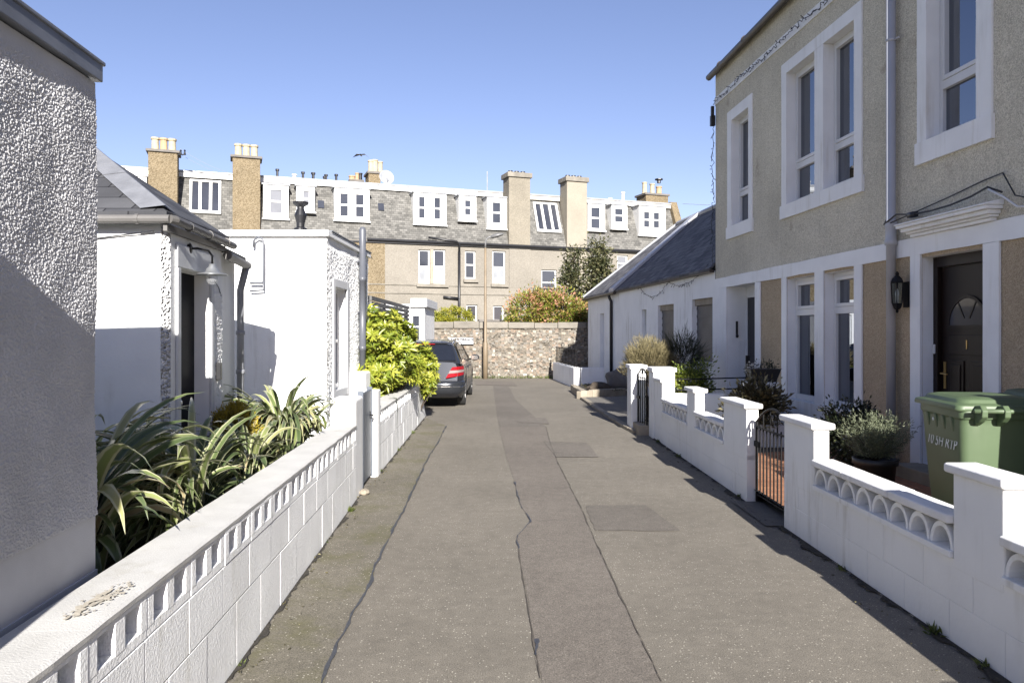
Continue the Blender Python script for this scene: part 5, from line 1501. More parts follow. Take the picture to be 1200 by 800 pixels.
flax('small flax spilling over the wall just past the grey gate', (-1.80, 9.35, .40), 33, [(120, (.5, .9), (.026, .04), (20, 82), .12, (.1, -.05), 1.3)])
flax('dark flax tuft in front of the cottage doorway', (-2.55, 4.35, .53), 43, [(330, (.55, 1.0), (.036, .06), (15, 84), .2, (0, 0), 1.0)])
flax('low arching flax between the tall pale one and the sunlit one', (-1.90, 5.45, .53), 53, [(230, (.35, .70), (.032, .052), (10, 80), .16, (0, 0), 1.1)])
t = thing('conifer', 'small golden dome shaped conifer by the cottage downpipe', 'shrub', (-2.245, 6.1, .5))
P, D, V, cc, rg = crown_points((-2.245, 6.1, .86), (.155, .155, .215), 150, 5200, .022, shell=.8, seed=51)
leaf_mesh('foliage', P, D, .032, .010, M['leaf_conifer'], t, V); stems('stems', (-2.245, 6.1, .5), cc[:10], .012, M['bark'], t, 10, 4)

t = thing('yellow_bush', 'bright yellow green bush with whorled leaves spilling over the wall before the car', 'bush', (-2.1, 12.5, .1))
C0 = np.array((-2.08, 11.75, 1.16))
whorl_bush('foliage', C0, (.66, 1.7, .90), 2300, 8, .125, .040, M['leaf_yellow'], t, 7, .42)
P = [C0 + unit(RNG.normal(size=3)) * .6 for _ in range(26)]
stems('stems', (-2.0, 11.8, .08), P, .022, M['bark'], t, 26, 9)
t = thing('yellow_bush', 'low arm of yellow green leaves overhanging the raked end of the wall', 'bush', (-1.75, 13.75, .05))
whorl_bush('foliage', np.array((-1.66, 13.75, .95)), (.34, .45, .50), 300, 8, .115, .038, M['leaf_yellow'], t, 17, .10)
stems('stems', (-1.75, 13.75, .0), [(-1.6, 13.6, .8), (-1.5, 13.8, .7), (-1.8, 13.6, .9), (-1.6, 13.9, .95), (-1.4, 13.6, .65)], .015, M['bark'], t, 5, 9)
P0 = (-1.60, 10.25, .75)
mb = MB()
rows = [[(-1.75, 10.2 - .025, .72), (-1.75, 10.2 + .025, .72)], [(-1.62, 10.2 - .03, .765), (-1.62, 10.2 + .03, .765)], [(-1.565, 10.2 - .03, .75), (-1.565, 10.2 + .03, .75)], [(-1.555, 10.2 - .025, .60), (-1.555, 10.2 + .025, .60)], [(-1.56, 10.21 - .015, .40), (-1.56, 10.21 + .015, .40)], [(-1.562, 10.22 - .004, .22), (-1.562, 10.22 + .004, .22)]]
mb.grid(rows); tag(mb.build('fallen_leaf', M['flax'], merge=False, recalc=False), 'single long flax blade hanging down the second white wall', 'leaf')

# weeds along the wall feet
def weed(label, c, n, L, seed, grp=None):
    rg = np.random.default_rng(seed); az = rg.uniform(0, 6.283, n); e = rg.uniform(.3, 1.3, n)
    D = np.stack([np.cos(az) * np.cos(e), np.sin(az) * np.cos(e), np.sin(e)], 1)
    P = np.asarray(c) + np.concatenate([rg.normal(size=(n, 2)) * .018, np.zeros((n, 1))], 1)
    o = leaf_mesh('weed', P, D, L * (.5 + rg.random(n)), L * .22, M['weed'], None, None)
    tag(o, label, 'weed', grp)
for i, (x, y, n, L) in enumerate([(-1.50, 6.9, 60, .05), (-1.46, 5.9, 16, .03), (-1.36, 3.7, 18, .03), (-1.57, 8.85, 50, .06), (-1.60, 10.4, 30, .05), (-1.64, 12.2, 40, .06), (2.29, 5.2, 24, .04), (2.31, 4.1, 30, .06), (2.33, 3.7, 24, .05), (2.26, 7.5, 20, .05), (2.20, 9.9, 26, .05), (2.19, 11.2, 30, .05)]):
    weed('small green weed tuft at the foot of a white lane wall', (x, y, .0), n, L, 60 + i, 'weeds along the wall feet')
rg = np.random.default_rng(77); n = 900
x = rg.uniform(-4, 2.6, n); D = unit(np.stack([rg.normal(size=n) * .5, rg.normal(size=n) * .5, np.ones(n)], 1))
o = leaf_mesh('grass', np.stack([x, 26.78 + rg.normal(size=n) * .06 - .05, np.zeros(n)], 1), D, .12 * (.3 + rg.random(n)), .016, M['weed']); o['kind'] = 'stuff'
boulder('loose_stone', 'small pale stone lying at the foot of the wall end by the grey gate', (-1.50, 7.62, .03), (.05, .07, .035), M['kerb_stone'], 2)
rg = np.random.default_rng(90); n = 380
y = rg.uniform(2.5, 12, n); sd = rg.random(n) < .6
x = np.where(sd, -1.20 - .048 * y + np.abs(rg.normal(size=n)) * .10, 2.36 - .018 * y - np.abs(rg.normal(size=n)) * .12)
D = unit(np.stack([rg.normal(size=n), rg.normal(size=n), rg.random(n) * .25], 1))
o = leaf_mesh('leaf_litter', np.stack([x, y, np.full(n, .016)], 1), D, .022 * (.4 + rg.random(n)), .010, M['leaf_brown']); o['kind'] = 'stuff'
n = 420; P = np.stack([rg.uniform(2.0, 2.9, n), rg.uniform(19.2, 21.5, n), np.full(n, .15)], 1); D = unit(np.stack([rg.normal(size=n), rg.normal(size=n), rg.random(n) * .6], 1))
o = leaf_mesh('dead_leaves', P, D, .07, .03, M['leaf_brown']); o['kind'] = 'stuff'

# ------------------------------------------------------------------ bushes and tree beyond the stone wall
t = thing('clipped_bush', 'round clipped yellow green bush above the stone wall left of the lamp post', 'bush', (-2.2, 29.2, 0))
P, D, V, cc, rg = crown_points((-2.35, 29.2, 1.45), (1.0, .8, 1.05), 700, 26000, .05, shell=.95, seed=71)
leaf_mesh('foliage', P, D, .055, .036, M['leaf_topiary'], t, V); stems('stems', (-2.3, 29.2, 0), cc[:12], .03, M['bark'], t, 12, 4)
t = thing('photinia_bush', 'wide pink and yellow green bush sprawling over the stone wall right of the lamp', 'bush', (1.1, 28.6, 0))
for c, r, nl, sd in (((.62, 28.4, 2.25), (.95, .8, 1.0), 5200, 81), ((1.75, 28.5, 2.15), (1.15, .85, 1.15), 6400, 82), ((2.6, 28.3, 1.85), (.6, .6, .6), 1800, 84)):
    P, D, V, cc, rg = crown_points(c, r, 110, nl, .13, seed=sd)
    topw = np.clip((P[:, 2] - 1.7) / 1.4, 0, 1)
    leaf_mesh('foliage', P, D, .15 * (.6 + .6 * rg.random(len(P))), .055, M['leaf_pink'], t, np.clip(.15 + .75 * rg.random(len(P)) * (.5 + .5 * V) + .15 * topw, 0, 1))
    stems('stems', (c[0], c[1] + .2, 0), cc[:20], .03, M['bark'], t, 20, sd)
def tree(name, label, base, trunk, branches, nl, cr, L, Wd, mat, seed):
    t = thing(name, label, 'tree', base); rg = random.Random(seed); mb = MB()
    b = Vector(base); T = [b + Vector(p) for p in trunk]
    mb.tube(T, [.09 * (1 - .8 * i / (len(T) - 1)) for i in range(len(T))], 8)
    cl = []
    for (f_, az, ln, el) in branches:
        i = f_ * (len(T) - 1); k = min(int(i), len(T) - 2); p = T[k].lerp(T[k + 1], i - k)
        d = Vector((math.cos(az) * math.cos(el), math.sin(az) * math.cos(el), math.sin(el)))
        q1 = p + d * ln * .5 + Vector((0, 0, .06)); q2 = p + d * ln + Vector((0, 0, .25 * ln))
        mb.tube([p, q1, q2], [.035, .02, .006], 6)
        for _ in range(5):
            s = rg.uniform(.25, 1.05); c = p.lerp(q2, s) + Vector((rg.gauss(0, .12), rg.gauss(0, .12), rg.gauss(0, .10)))
            mb.tube([p.lerp(q2, max(.1, s - .25)), c], [.012, .004], 5); cl.append(c)
    mb.build('trunk', M['bark'], t, smooth=True, merge=False)
    rn = np.random.default_rng(seed); cc = np.array([tuple(c) for c in cl]); k = rn.integers(0, len(cc), nl)
    P = cc[k] + rn.normal(size=(nl, 3)) * cr * (.6 + .7 * rn.random(len(cc)))[k][:, None]
    D = unit(unit(P - cc[k]) + rn.normal(size=(nl, 3)) * .6)
    leaf_mesh('crown', P, D, L * (.6 + .6 * rn.random(nl)), Wd, M[mat], t, np.clip(.6 * rn.random(nl) + .4 * rn.random(len(cc))[k], 0, 1))
    return t
rg = random.Random(12)
def limbs(n, w):
    out = []
    for _ in range(n):
        f_ = rg.uniform(.25, .99); out.append((f_, rg.uniform(0, 6.28), max(.30, w * (1.05 - f_)) * rg.uniform(.6, 1.15), rg.uniform(.15, .9)))
    return out
tree('holly_tree', 'taller loose dark green small tree behind the pink bush, nearer the slate roofed cottage', (3.40, 30.2, 0), [(0, 0, 0), (.05, 0, 1.3), (-.03, .05, 2.6), (.10, 0, 3.9), (.06, 0, 5.0)], limbs(34, 2.1), 6200, .15, .16, .07, 'leaf_olive', 5)
tree('holly_tree', 'thin dark green tree rising behind the middle of the pink bush', (2.50, 30.0, 0), [(0, 0, 0), (.05, 0, 1.5), (-.05, .05, 3.0), (-.05, 0, 4.85)], limbs(26, 1.6), 4000, .14, .15, .065, 'leaf_olive', 15)
#PART5

# ------------------------------------------------------------------ tenement row across the end of the view
TD, TS = 40.0, .367
tk = math.sqrt(1 + TS * TS); tn = Vector((TS, -1, 0)) / tk
def TF(u, w, z): return Vector((u, TD + TS * u, z)) + tn * w      # u = world X on the facade line, w towards the lane
def TX(px, w=0):    # facade position seen at picture column px
    t_ = (px - CX) / F; d_ = TD + w * tn.y - TS * w * tn.x
    Y = d_ / (1 - TS * t_); X = t_ * Y
    return X - w * tn.x
def TZ(px, py, w=0):
    t_ = (px - CX) / F; d_ = TD + w * tn.y - TS * w * tn.x
    return CZ + (HZ - py) / F * d_ / (1 - TS * t_)
t = thing('tenement', 'long cream tenement with slate mansard, white dormers and tall chimneys across the far end', 'tenement', (0, 40, 0))
EZ, RZ2, BK = 6.22, 9.02, 1.15      # eaves, top of mansard, set-back
XL, XR = TX(60), TX(797)
def win_op(p0, p1, q0, q1):
    m = (p0 + p1) / 2
    return (TX(p0), TX(p1), TZ(m, q1), TZ(m, q0))
wins = [((490.5, 504, 292.5, 332), 'net'), ((508, 522, 292.5, 332), 'net'), ((545, 557.5, 294, 326.5), 'dark'), ((577, 592.5, 294, 332), 'net'),
        ((634.5, 652.5, 316, 346), 'dark'), ((723.5, 736, 299, 318), 'white'), ((413, 433, 288, 303), 'white'), ((546.5, 559.5, 357, 392), 'net'), ((578, 590.5, 358, 392), 'dark'), ((468, 478, 359, 390), 'white')]
ops = [win_op(*w_[0]) for w_ in wins]
mb = MB(); wall_open(mb, TF, XL, XR, -.05, EZ, 0, ops, .16)
mb.face([TF(XR, 0, -.05), TF(XR, -9, -.05), TF(XR, -9, EZ), TF(XR, 0, EZ)])
mb.build('wall', M['tenement_wall'], t, merge=False)
def far_sash(a, b, c, d, w, style, parent, bars=True, fw=.07):
    """far window: white frame, meeting rail, one pane sub-part"""
    mb = MB()
    for p, q, r, s in ((a, a + fw, c, d), (b - fw, b, c, d), (a + fw, b - fw, c, c + fw), (a + fw, b - fw, d - fw, d)): mb.box(TF, p, q, w, w + .06, r, s)
    m = (c + d) / 2
    if bars: mb.box(TF, a + fw, b - fw, w, w + .05, m - .035, m + .035)
    f_ = mb.build('window', M['far_white'], parent, merge=False)
    mb = MB(); mb.box(TF, a + .02, b - .02, w + .004, w + .02, c + .02, d - .02)
    mb.build('pane', M['pane_blind'] if style == 'white' else M['pane_far'], f_)
    if style == 'net':
        mb = MB(); mb.box(TF, a + fw, b - fw, w + .021, w + .028, c + fw, m - .035); mb.build('net_curtain', M['net_curtain'], f_)
    return f_
for (w_, st), o_ in zip(wins, ops):
    far_sash(o_[0], o_[1], o_[2], o_[3], -.16, st, t)
for p0, p1, py in ((488, 525, 333), (543, 560, 327.5), (575, 595, 333)):
    mb = MB(); m = (p0 + p1) / 2; z = TZ(m, py); mb.box(TF, TX(p0), TX(p1), .002, .14, z - .15, z - .005); mb.build('sill', M['coping_stone'], t)
mb = MB(); mb.box(TF, ops[0][1] + .01, ops[1][0] - .01, .001, .03, ops[0][2], ops[0][3]); mb.build('mullion', M['kerb_stone'], t)
for p0, p1, py, sub in ((430, 700, 332, 'a'), (430, 620, 342, 'b')):
    z = TZ(p0, py); mb = MB(); mb.box(TF, TX(p0), TX(p1), .002, .05, z - .05, z); mb.build('string_course', M['coping_stone'], t)
# mansard
def MS(u, s, lift=0):   # point on the mansard slope, s 0..1
    return TF(u, -BK * s + lift, EZ + (RZ2 - EZ) * s + lift * .4)
mb = MB()
mb.face([MS(XL, 0), MS(XR, 0), MS(XR, 1), MS(XL, 1)])
mb.face([MS(XL, 1), MS(XR, 1), TF(XR, -8, RZ2), TF(XL, -8, RZ2)])
mb.face([TF(XR, 0, EZ), TF(XR, -8, EZ), TF(XR, -8, RZ2), MS(XR, 1)])
mb.build('roof', M['slate_tenement'], t, merge=False)
mb = MB(); mb.box(TF, XL, TX(560, -1), -1.3, -.98, RZ2 - .06, RZ2 + .17); mb.build('fascia', M['far_white'], t)
mb = MB(); mb.box(TF, TX(560, -1) + .01, XR, -1.3, -.98, RZ2 - .06, RZ2 + .17); mb.build('fascia', M['far_fascia'], t)
mb = MB(); mb.box(TF, XL, XR, -1.6, -.93, RZ2 + .172, RZ2 + .25); mb.build('roof_edge', M['lead_grey'], t)
mb = MB(); mb.tube([TF(TX(430), .12, EZ + .02), TF(XR, .12, EZ - .02)], .085, 8)
mb.box(TF, XL, XR, .002, .1, EZ - .12, EZ - .04); mb.build('gutter', M['black_paint'], t, merge=False)
mb = MB(); x = TX(537.5)
mb.tube([TF(x, .1, EZ - .4), TF(x, .1, .2)], .07, 8); mb.tube([TF(TX(501), .22, 6.46), TF(TX(534), .22, 6.30), TF(x, .15, 6.2), TF(x, .1, 5.7)], .06, 8)
mb.tube([TF(TX(519), .1, TZ(519, 348)), TF(x, .1, TZ(537, 350))], .07, 8)
mb.tube([TF(TX(676.5), .1, EZ - .05), TF(TX(676.5), .1, .2)], .06, 8)
mb.build('downpipe', M['black_paint'], t, smooth=True, merge=False)
# wallhead chimneys
def chimney(p0, p1, ptop, mat, pots, potmat, z0=None, capmat='coping_stone', w=.06, depth=.95, dk=False):
    m = (p0 + p1) / 2; a, b = TX(p0, w), TX(p1, w); zt = TZ(m, ptop, w)
    mb = MB(); mb.box(TF, a, b, w - depth, w, EZ - .1 if z0 is None else z0, zt)
    c = mb.build('chimney', M[mat], t, bevel=.02)
    mb = MB(); mb.box(TF, a - .09, b + .09, w - depth - .08, w + .09, zt + .001, zt + (.12 if not dk else .26)); mb.build('cap', M[capmat], c, bevel=.02)
    zt += .12 if not dk else .26
    for k in range(pots):
        f_ = (k + .5) / pots; p = TF(a + (b - a) * (.06 + .88 * f_), w - depth * .5, zt)
        mb = MB()
        if not dk: mb.lathe(p, [(.17, 0), (.19, .05), (.165, .07), (.15, .5), (.19, .54), (.19, .62), (.14, .63)], 12)
        else: mb.lathe(p, [(.12, 0), (.11, .12), (.13, .13), (.13, .16), (.05, .18)], 10)
        mb.build('chimney_pot', M[potmat[k % len(potmat)]], c, smooth=False)
    return c
chimney(173.5, 208, 178.5, 'chimney_tan', 3, ['pot_cream', 'pot_clay', 'pot_cream'], capmat='shed_roof')
chimney(272.5, 305, 185.5, 'chimney_tan', 3, ['pot_cream'], capmat='shed_roof')
chimney(596.5, 621.5, 208, 'chimney_stone', 3, ['black_paint'], dk=True)
chimney(664.5, 688, 213, 'chimney_cream', 3, ['black_paint'], dk=True)
mb = MB()       # pilaster strips below two of the stacks, and a tan band of paint at the left of the wall
for p0, p1, mt in ((596.5, 621.5, 'tenement_wall'), (664.5, 688, 'chimney_cream')):
    mb = MB(); mb.box(TF, TX(p0), TX(p1), .003, .04, 3.2, EZ - .12); mb.build('chimney_breast', M[mt], t)
mb = MB(); mb.box(TF, TX(300), TX(451), .002, .02, -.05, EZ - .13); mb.build('tan_bay', M['chimney_tan'], t)
# stacks behind the roof ridge
def stack(px0, px1, py0, py1, pots, wback=-6):
    a, b = TX(px0, wback), TX(px1, wback); m = (px0 + px1) / 2; z1 = TZ(m, py0, wback); z0 = RZ2
    mb = MB(); mb.box(TF, a, b, wback - 1.2, wback, z0, z1); c = mb.build('chimney', M['chimney_tan'], t)
    mb = MB(); mb.box(TF, a - .08, b + .08, wback - 1.3, wback + .08, z1 + .001, z1 + .12); mb.build('cap', M['shed_roof'], c)
    for (p, h, mt, r) in pots:
        mb = MB(); q = TF(TX(p, wback), wback - .5, z1 + .121); mb.lathe(q, [(r, 0), (r * 1.1, .06), (r * .9, .1), (r * .85, h - .1), (r * 1.05, h - .06), (r * 1.05, h), (r * .7, h)], 10); mb.build('chimney_pot', M[mt], c)
stack(432, 446, 203.5, 0, [(436.5, .72, 'pot_cream', .19), (441, .78, 'pot_cream', .19), (447.5, .7, 'pot_cream', .16)])
stack(411, 425, 213, 0, [(414, .3, 'pot_clay', .2), (420, .5, 'pot_clay', .12), (424, .5, 'black_paint', .12)], -7)
stack(757, 783, 229, 0, [(760, .75, 'pot_cream', .17), (769, .7, 'pot_cream', .17), (777, .55, 'pot_clay', .2), ], -4)
mb = MB(); mb.lathe(TF(TX(777, -4), -4.5, TZ(777, 213, -4)), [(.12, 0), (.12, .18), (.26, .2), (.26, .27), (.05, .3)], 10); mb.build('cowl', M['black_paint'], t)
# gable skew at the right end
mb = MB(); pr = [TF(XR, .25, EZ - .3), TF(XR, .25, EZ + .3), TF(XR, -BK + .12, RZ2 + .35), TF(XR, -BK - .7, RZ2 + .35), TF(XR, -8, RZ2 - .4), TF(XR, -8, EZ - .3)]
mb.prism(pr, TF(XR + .42, 0, 0) - TF(XR, 0, 0)); mb.build('skew', M['chimney_tan'], t, bevel=.02)
# dormers: white boxes standing in the slate slope
def dormer(p0, p1, q0, q1, lights, style='dark', wf=-.25):
    m = (p0 + p1) / 2; a, b = TX(p0, wf), TX(p1, wf); z0, z1 = TZ(m, q1, wf), TZ(m, q0, wf)
    mb = MB(); mb.box(TF, a, b, -BK - .35, wf - .08, z0, z1)
    # front frame around the lights
    n = len(lights); ls = [(TX(l0, wf), TX(l1, wf)) for l0, l1, _, _ in lights]; zb, zt_ = TZ(m, lights[0][3], wf), TZ(m, lights[0][2], wf)
    xs = [a] + [x for l in ls for x in l] + [b]
    for i in range(0, len(xs), 2): mb.box(TF, xs[i], xs[i + 1], wf - .08, wf, z0, z1)
    for l0, l1 in ls: mb.box(TF, l0, l1, wf - .08, wf - .001, z0, zb); mb.box(TF, l0, l1, wf - .08, wf - .001, zt_, z1)
    d = mb.build('dormer', M['far_white'], t, merge=False)
    mb = MB(); mb.box(TF, a - .07, b + .07, -BK - .3, wf + .06, z1 + .001, z1 + .07); mb.build('dormer_roof', M['lead_grey'], d)
    mb = MB(); mb.box(TF, a - .05, b + .05, wf - .1, wf + .07, z0 - .07, z0 - .001); mb.build('dormer_sill', M['far_white'], d)
    for l0, l1 in ls:
        mm = zb + (zt_ - zb) * .5
        mb = MB(); mb.box(TF, l0 + .001, l1 - .001, wf - .06, wf - .05, zb, zt_); mb.build('pane', M['pane_blind' if style == 'white' else 'pane_far'], d)
        mb = MB(); mb.box(TF, l0 + .001, l1 - .001, wf - .049, wf - .02, mm - .045, mm + .045)
        for e0, e1 in ((l0 + .001, l0 + .05), (l1 - .05, l1 - .001)): mb.box(TF, e0, e1, wf - .049, wf - .021, zb, zt_)
        mb.build('window', M['far_white'], d, merge=False)
dormer(308.5, 338, 217, 256, [(315.5, 331.5, 222.5, 249.5)], 'white')
dormer(347.5, 369, 218.5, 248, [(354, 363.5, 224, 241.5)], 'white')
dormer(392, 433, 221, 258.5, [(397.5, 409, 227.5, 253.5), (416, 427.5, 227.5, 253.5)])
dormer(485, 523, 226.5, 263, [(490, 499, 231.5, 256), (508, 517, 232.5, 257)])
dormer(538, 558, 229.5, 258.5, [(544, 552.5, 235, 251.5)])
dormer(571, 594, 231.5, 268, [(576.5, 587.5, 237.5, 261)])
dormer(689, 709, 239, 270, [(692, 704, 243.5, 267.5)])
dormer(717, 735, 240.5, 268, [(720, 731, 245, 260)])
dormer(749, 780, 242, 276, [(754, 762, 249, 266.5), (765.5, 773.5, 249.5, 267)])
dormer(136, 172, 206, 245, [(150, 165, 214, 238)], 'white')
# sloping roof lights
def rooflight(p0, p1, q0, q1, n):
    wm = -.6; m = (p0 + p1) / 2
    z0, z1 = TZ(m, q1, -.25), TZ(m, q0, -.95); s0, s1 = (z0 - EZ) / (RZ2 - EZ), (z1 - EZ) / (RZ2 - EZ)
    a, b = TX(p0, wm), TX(p1, wm)
    mb = MB(); e = .10
    def bar(u0, u1, sa, sb, l0=.03, l1=.14): mb.hexa([MS(u0, sa, l0), MS(u1, sa, l0), MS(u1, sb, l0), MS(u0, sb, l0), MS(u0, sa, l1), MS(u1, sa, l1), MS(u1, sb, l1), MS(u0, sb, l1)])
    ds = .03
    bar(a, a + e, s0, s1); bar(b - e, b, s0, s1); bar(a + e, b - e, s0, s0 + ds * 1.6); bar(a + e, b - e, s1 - ds, s1)
    for k in range(1, n): c = a + (b - a) * k / n; bar(c - .06, c + .06, s0 + ds, s1 - ds)
    f_ = mb.build('roof_window', M['far_white'], t, merge=False)
    mb = MB(); bar(a + .03, b - .03, s0 + .005, s1 - .005, .02, .07); mb.build('pane', M['pane_far'], f_)
rooflight(222, 259, 212.5, 251, 3)
rooflight(627, 655, 239, 273, 3)
mb = MB()
for px, py in ((446.5, 243), (376, 240)):
    u = TX(px, -.7); s = (TZ(px, py, -.7) - EZ) / (RZ2 - EZ)
    mb.hexa([MS(u - .14, s - .07, .01), MS(u + .14, s - .07, .01), MS(u + .14, s + .07, .01), MS(u - .14, s + .07, .01), MS(u - .14, s - .07, .06), MS(u + .14, s - .07, .06), MS(u + .14, s + .07, .06), MS(u - .14, s + .07, .06)])
mb.build('skylight', M['pane_far'], t, merge=False)
mb = MB()       # vents and small pipes along the roof edge
for px, py, h, r in ((325, 207, .35, .06), (355, 208, .3, .06), (367, 208, .3, .07), (382, 209, .25, .06), (394, 211, .3, .06), (603, 225, .2, .05), (380, 209, .15, .05)):
    mb = MB(); p = TF(TX(px, -1.4), -1.4, RZ2 + .25); mb.lathe(p, [(r, 0), (r, h), (r * 1.6, h + .01), (r * 1.6, h + .1), (.01, h + .12)], 8); mb.build('roof_vent', M['black_paint'], t)
mb = MB()
for px, h in ((345, .45), (715, .35), (730, .75)):
    mb = MB(); p = TF(TX(px, -2.5), -2.5, RZ2 + .2); mb.lathe(p, [(.09, 0), (.09, h), (.13, h + .01), (.13, h + .07), (.02, h + .09)], 8); mb.build('roof_vent', M['far_white'], t)
mb = MB(); p = TF(TX(571, -3), -3, RZ2); mb.tube([p, p + Vector((0, 0, 1.75))], .03, 5); mb.build('aerial', M['lead_grey'], t)
t2 = thing('satellite_dish', 'pale grey satellite dish beside the small chimney on the tenement roof', 'satellite dish', TF(TX(453, -5), -5, RZ2))
p = TF(TX(453, -5), -5, TZ(453, 208, -5)); ax = Vector((.45, -.85, .25)).normalized()
mb = MB(); mb.lathe(p, [(.02, -.10), (.20, -.08), (.36, -.02), (.44, .04), (.43, .045), (.34, -.005), (.18, -.06), (.01, -.08)], 20, axis=ax); mb.build('dish', M['lead_grey'], t2, smooth=True)
mb = MB(); mb.tube([p, p + Vector((0, .15, -.55))], .03, 6); mb.tube([p - Vector((0, 0, .35)), p + ax * .45], .015, 5); mb.build('arm', M['lead_grey'], t2)
mb = MB()
for k in range(2):
    a, b = TF(TX(211, 0), 0, 9.8 + .25 * k), TF(TX(271, -1), -1, 9.15 + .12 * k)
    mb.tube([a.lerp(b, f_ / 8) - Vector((0, 0, .12 * 4 * (f_ / 8) * (1 - f_ / 8))) for f_ in range(9)], .008, 4)
a, b = TF(TX(800), 0, 9.1), Vector((13.2, 36, 7.7)); mb.tube([a, a.lerp(b, .5) - Vector((0, 0, .08)), b], .012, 4)
tag(mb.build('overhead_wire', M['lead_grey'], merge=False), 'thin overhead wires strung between the tan chimneys of the tenement', 'wire')
mb = MB(); p = TF(TX(209), .1, 9.75); mb.tube([p, p + Vector((.35, 0, 0))], .03, 5)
for dx in (.12, .3): mb.lathe(p + Vector((dx, 0, 0)), [(.04, 0), (.05, .06), (.03, .12), (.05, .18), (.02, .22)], 8)
mb.build('wire_bracket', M['black_paint'], t, merge=False)
# a gull gliding over the roofs
c = Vector(((423 - CX) / F * 30, 30, CZ + (HZ - 182) / F * 30))
mb = MB()
mb.grid([[c + Vector((0.04 * math.cos(a) * s, y, .035 * math.sin(a) * s)) for a in [2 * math.pi * k / 8 for k in range(8)]] for y, s in ((-.22, .1), (-.17, .6), (-.08, 1), (.06, .9), (.18, .4), (.24, .08))], close=True)
for s in (-1, 1):
    w_ = [c + Vector((s * .02, -.07, .02)), c + Vector((s * .16, -.08, .03)), c + Vector((s * .32, -.02, -.10)), c + Vector((s * .17, .05, .02)), c + Vector((s * .02, .08, .02))]
    mb.prism(w_, (0, 0, .012))
tag(mb.build('bird', M['black_paint'], merge=False), 'small dark bird gliding in the sky above the tenement chimneys', 'bird')
#PART6

# ------------------------------------------------------------------ parked grey estate car, seen from behind
CARX, CARY = -1.93, 16.15
t = thing('parked_car', 'dark grey estate car with red tail lights parked beyond the yellow bush', 'car', (CARX, CARY + 2.3, 0))
HW = .885
def zsh(s):
    if s < 3.25: return .965 - .012 * s
    return .926 - (s - 3.25) * .09 - max(0, s - 4.2) ** 2 * 1.1
def wid(s):
    k = 1.0
    if s < .55: k -= .15 * ((.55 - s) / .55) ** 2.2
    if s > 3.9: k -= .20 * ((s - 3.9) / .68) ** 2
    return HW * k
WR, WF = .90, 3.66
def zb(s):
    z = .21 + (.10 * max(0, (.35 - s) / .35)) + (.05 * max(0, (s - 4.3) / .3))
    for c in (WR, WF):
        d_ = abs(s - c)
        if d_ < .375: z = max(z, .31 + math.sqrt(.375 ** 2 - d_ ** 2))
    return z
SS = sorted(set([round(x, 3) for x in np.linspace(0, 4.58, 80)] + [.525, 1.275, 3.285, 4.035]))
def rear(z):        # how far the tail leans forward at height z
    return -.05 + (.0 if z < .62 else (z - .62) * .42) + (.04 if z > .64 else 0) + max(0, .33 - z) * .5
def section(s):
    w, z0, z1 = wid(s), zb(s), zsh(s)
    zs = [z0, max(z0, .30) + .02, max(z0 + .04, .46), max(z0 + .08, .60), max(z0 + .10, .70), max(z0 + .12, .80), z1 - .06, z1]
    ws = [w * .93, w * .975, w * .995, w, w * .998, w * .99, w * .968, w * .93]
    zs = [max(z0, min(z, z1 - (7 - i) * .008)) for i, z in enumerate(zs)]
    half = [(ws[i], zs[i]) for i in range(8)] + [(w * .86, z1 + .02), (w * .45, z1 + .035)]
    full = half + [(0, z1 + .04)] + [(-a, b) for a, b in half[::-1]]
    return full
def carpt(x, s, z):
    lean = rear(z) * max(0, 1 - s / .5)
    rnd = .10 * (abs(x) / HW) ** 4 * max(0, 1 - s / .4)
    return Vector((CARX + x, CARY + s + lean + rnd, z))
mb = MB(); rows = [[carpt(x, s, z) for x, z in section(s)] for s in SS]
mb.grid(rows); mb.face(rows[0]); mb.face(rows[-1])
nst = len(SS); npt = len(rows[0])
body = mb.build('body', M['car_paint'], t, smooth=True)
md = body.modifiers.new('edge', 'EDGE_SPLIT'); md.split_angle = R(38)
def zr(s):
    for (s0, z0), (s1, z1) in zip(((.20, .97), (.62, 1.375), (.95, 1.435), (1.7, 1.455), (2.35, 1.43), (2.65, 1.36), (3.35, .93)), ((.62, 1.375), (.95, 1.435), (1.7, 1.455), (2.35, 1.43), (2.65, 1.36), (3.35, .93), (9, .9))):
        if s0 <= s <= s1: return z0 + (z1 - z0) * (s - s0) / (s1 - s0)
    return .95
GS = [.20, .25, .32, .40, .48, .55, .62, .72, .85, .95, 1.1, 1.3, 1.5, 1.7, 1.9, 2.1, 2.35, 2.5, 2.65, 2.8, 3.0, 3.2, 3.35]
def gsec(s):
    top = zr(s); wb = wid(max(s, .5)) * .925
    def wz(z): return wb - max(0, z - .95) * .40
    half = [(wz(.94), .94), (wz(min(top, 1.0)), min(top - .0, 1.0)), (wz(top) - .004, max(.945, top - .055)), (wz(top) - .045, top - .012), (wz(top) * .6, top + .018)]
    return half + [(0, top + .025)] + [(-a, b) for a, b in half[::-1]]
mb = MB(); grow = [[Vector((CARX + x, CARY + s, z)) for x, z in gsec(s)] for s in GS]
mb.grid(grow); gh = mb.build('cabin', M['car_paint'], t, smooth=True)
md = gh.modifiers.new('edge', 'EDGE_SPLIT'); md.split_angle = R(32)
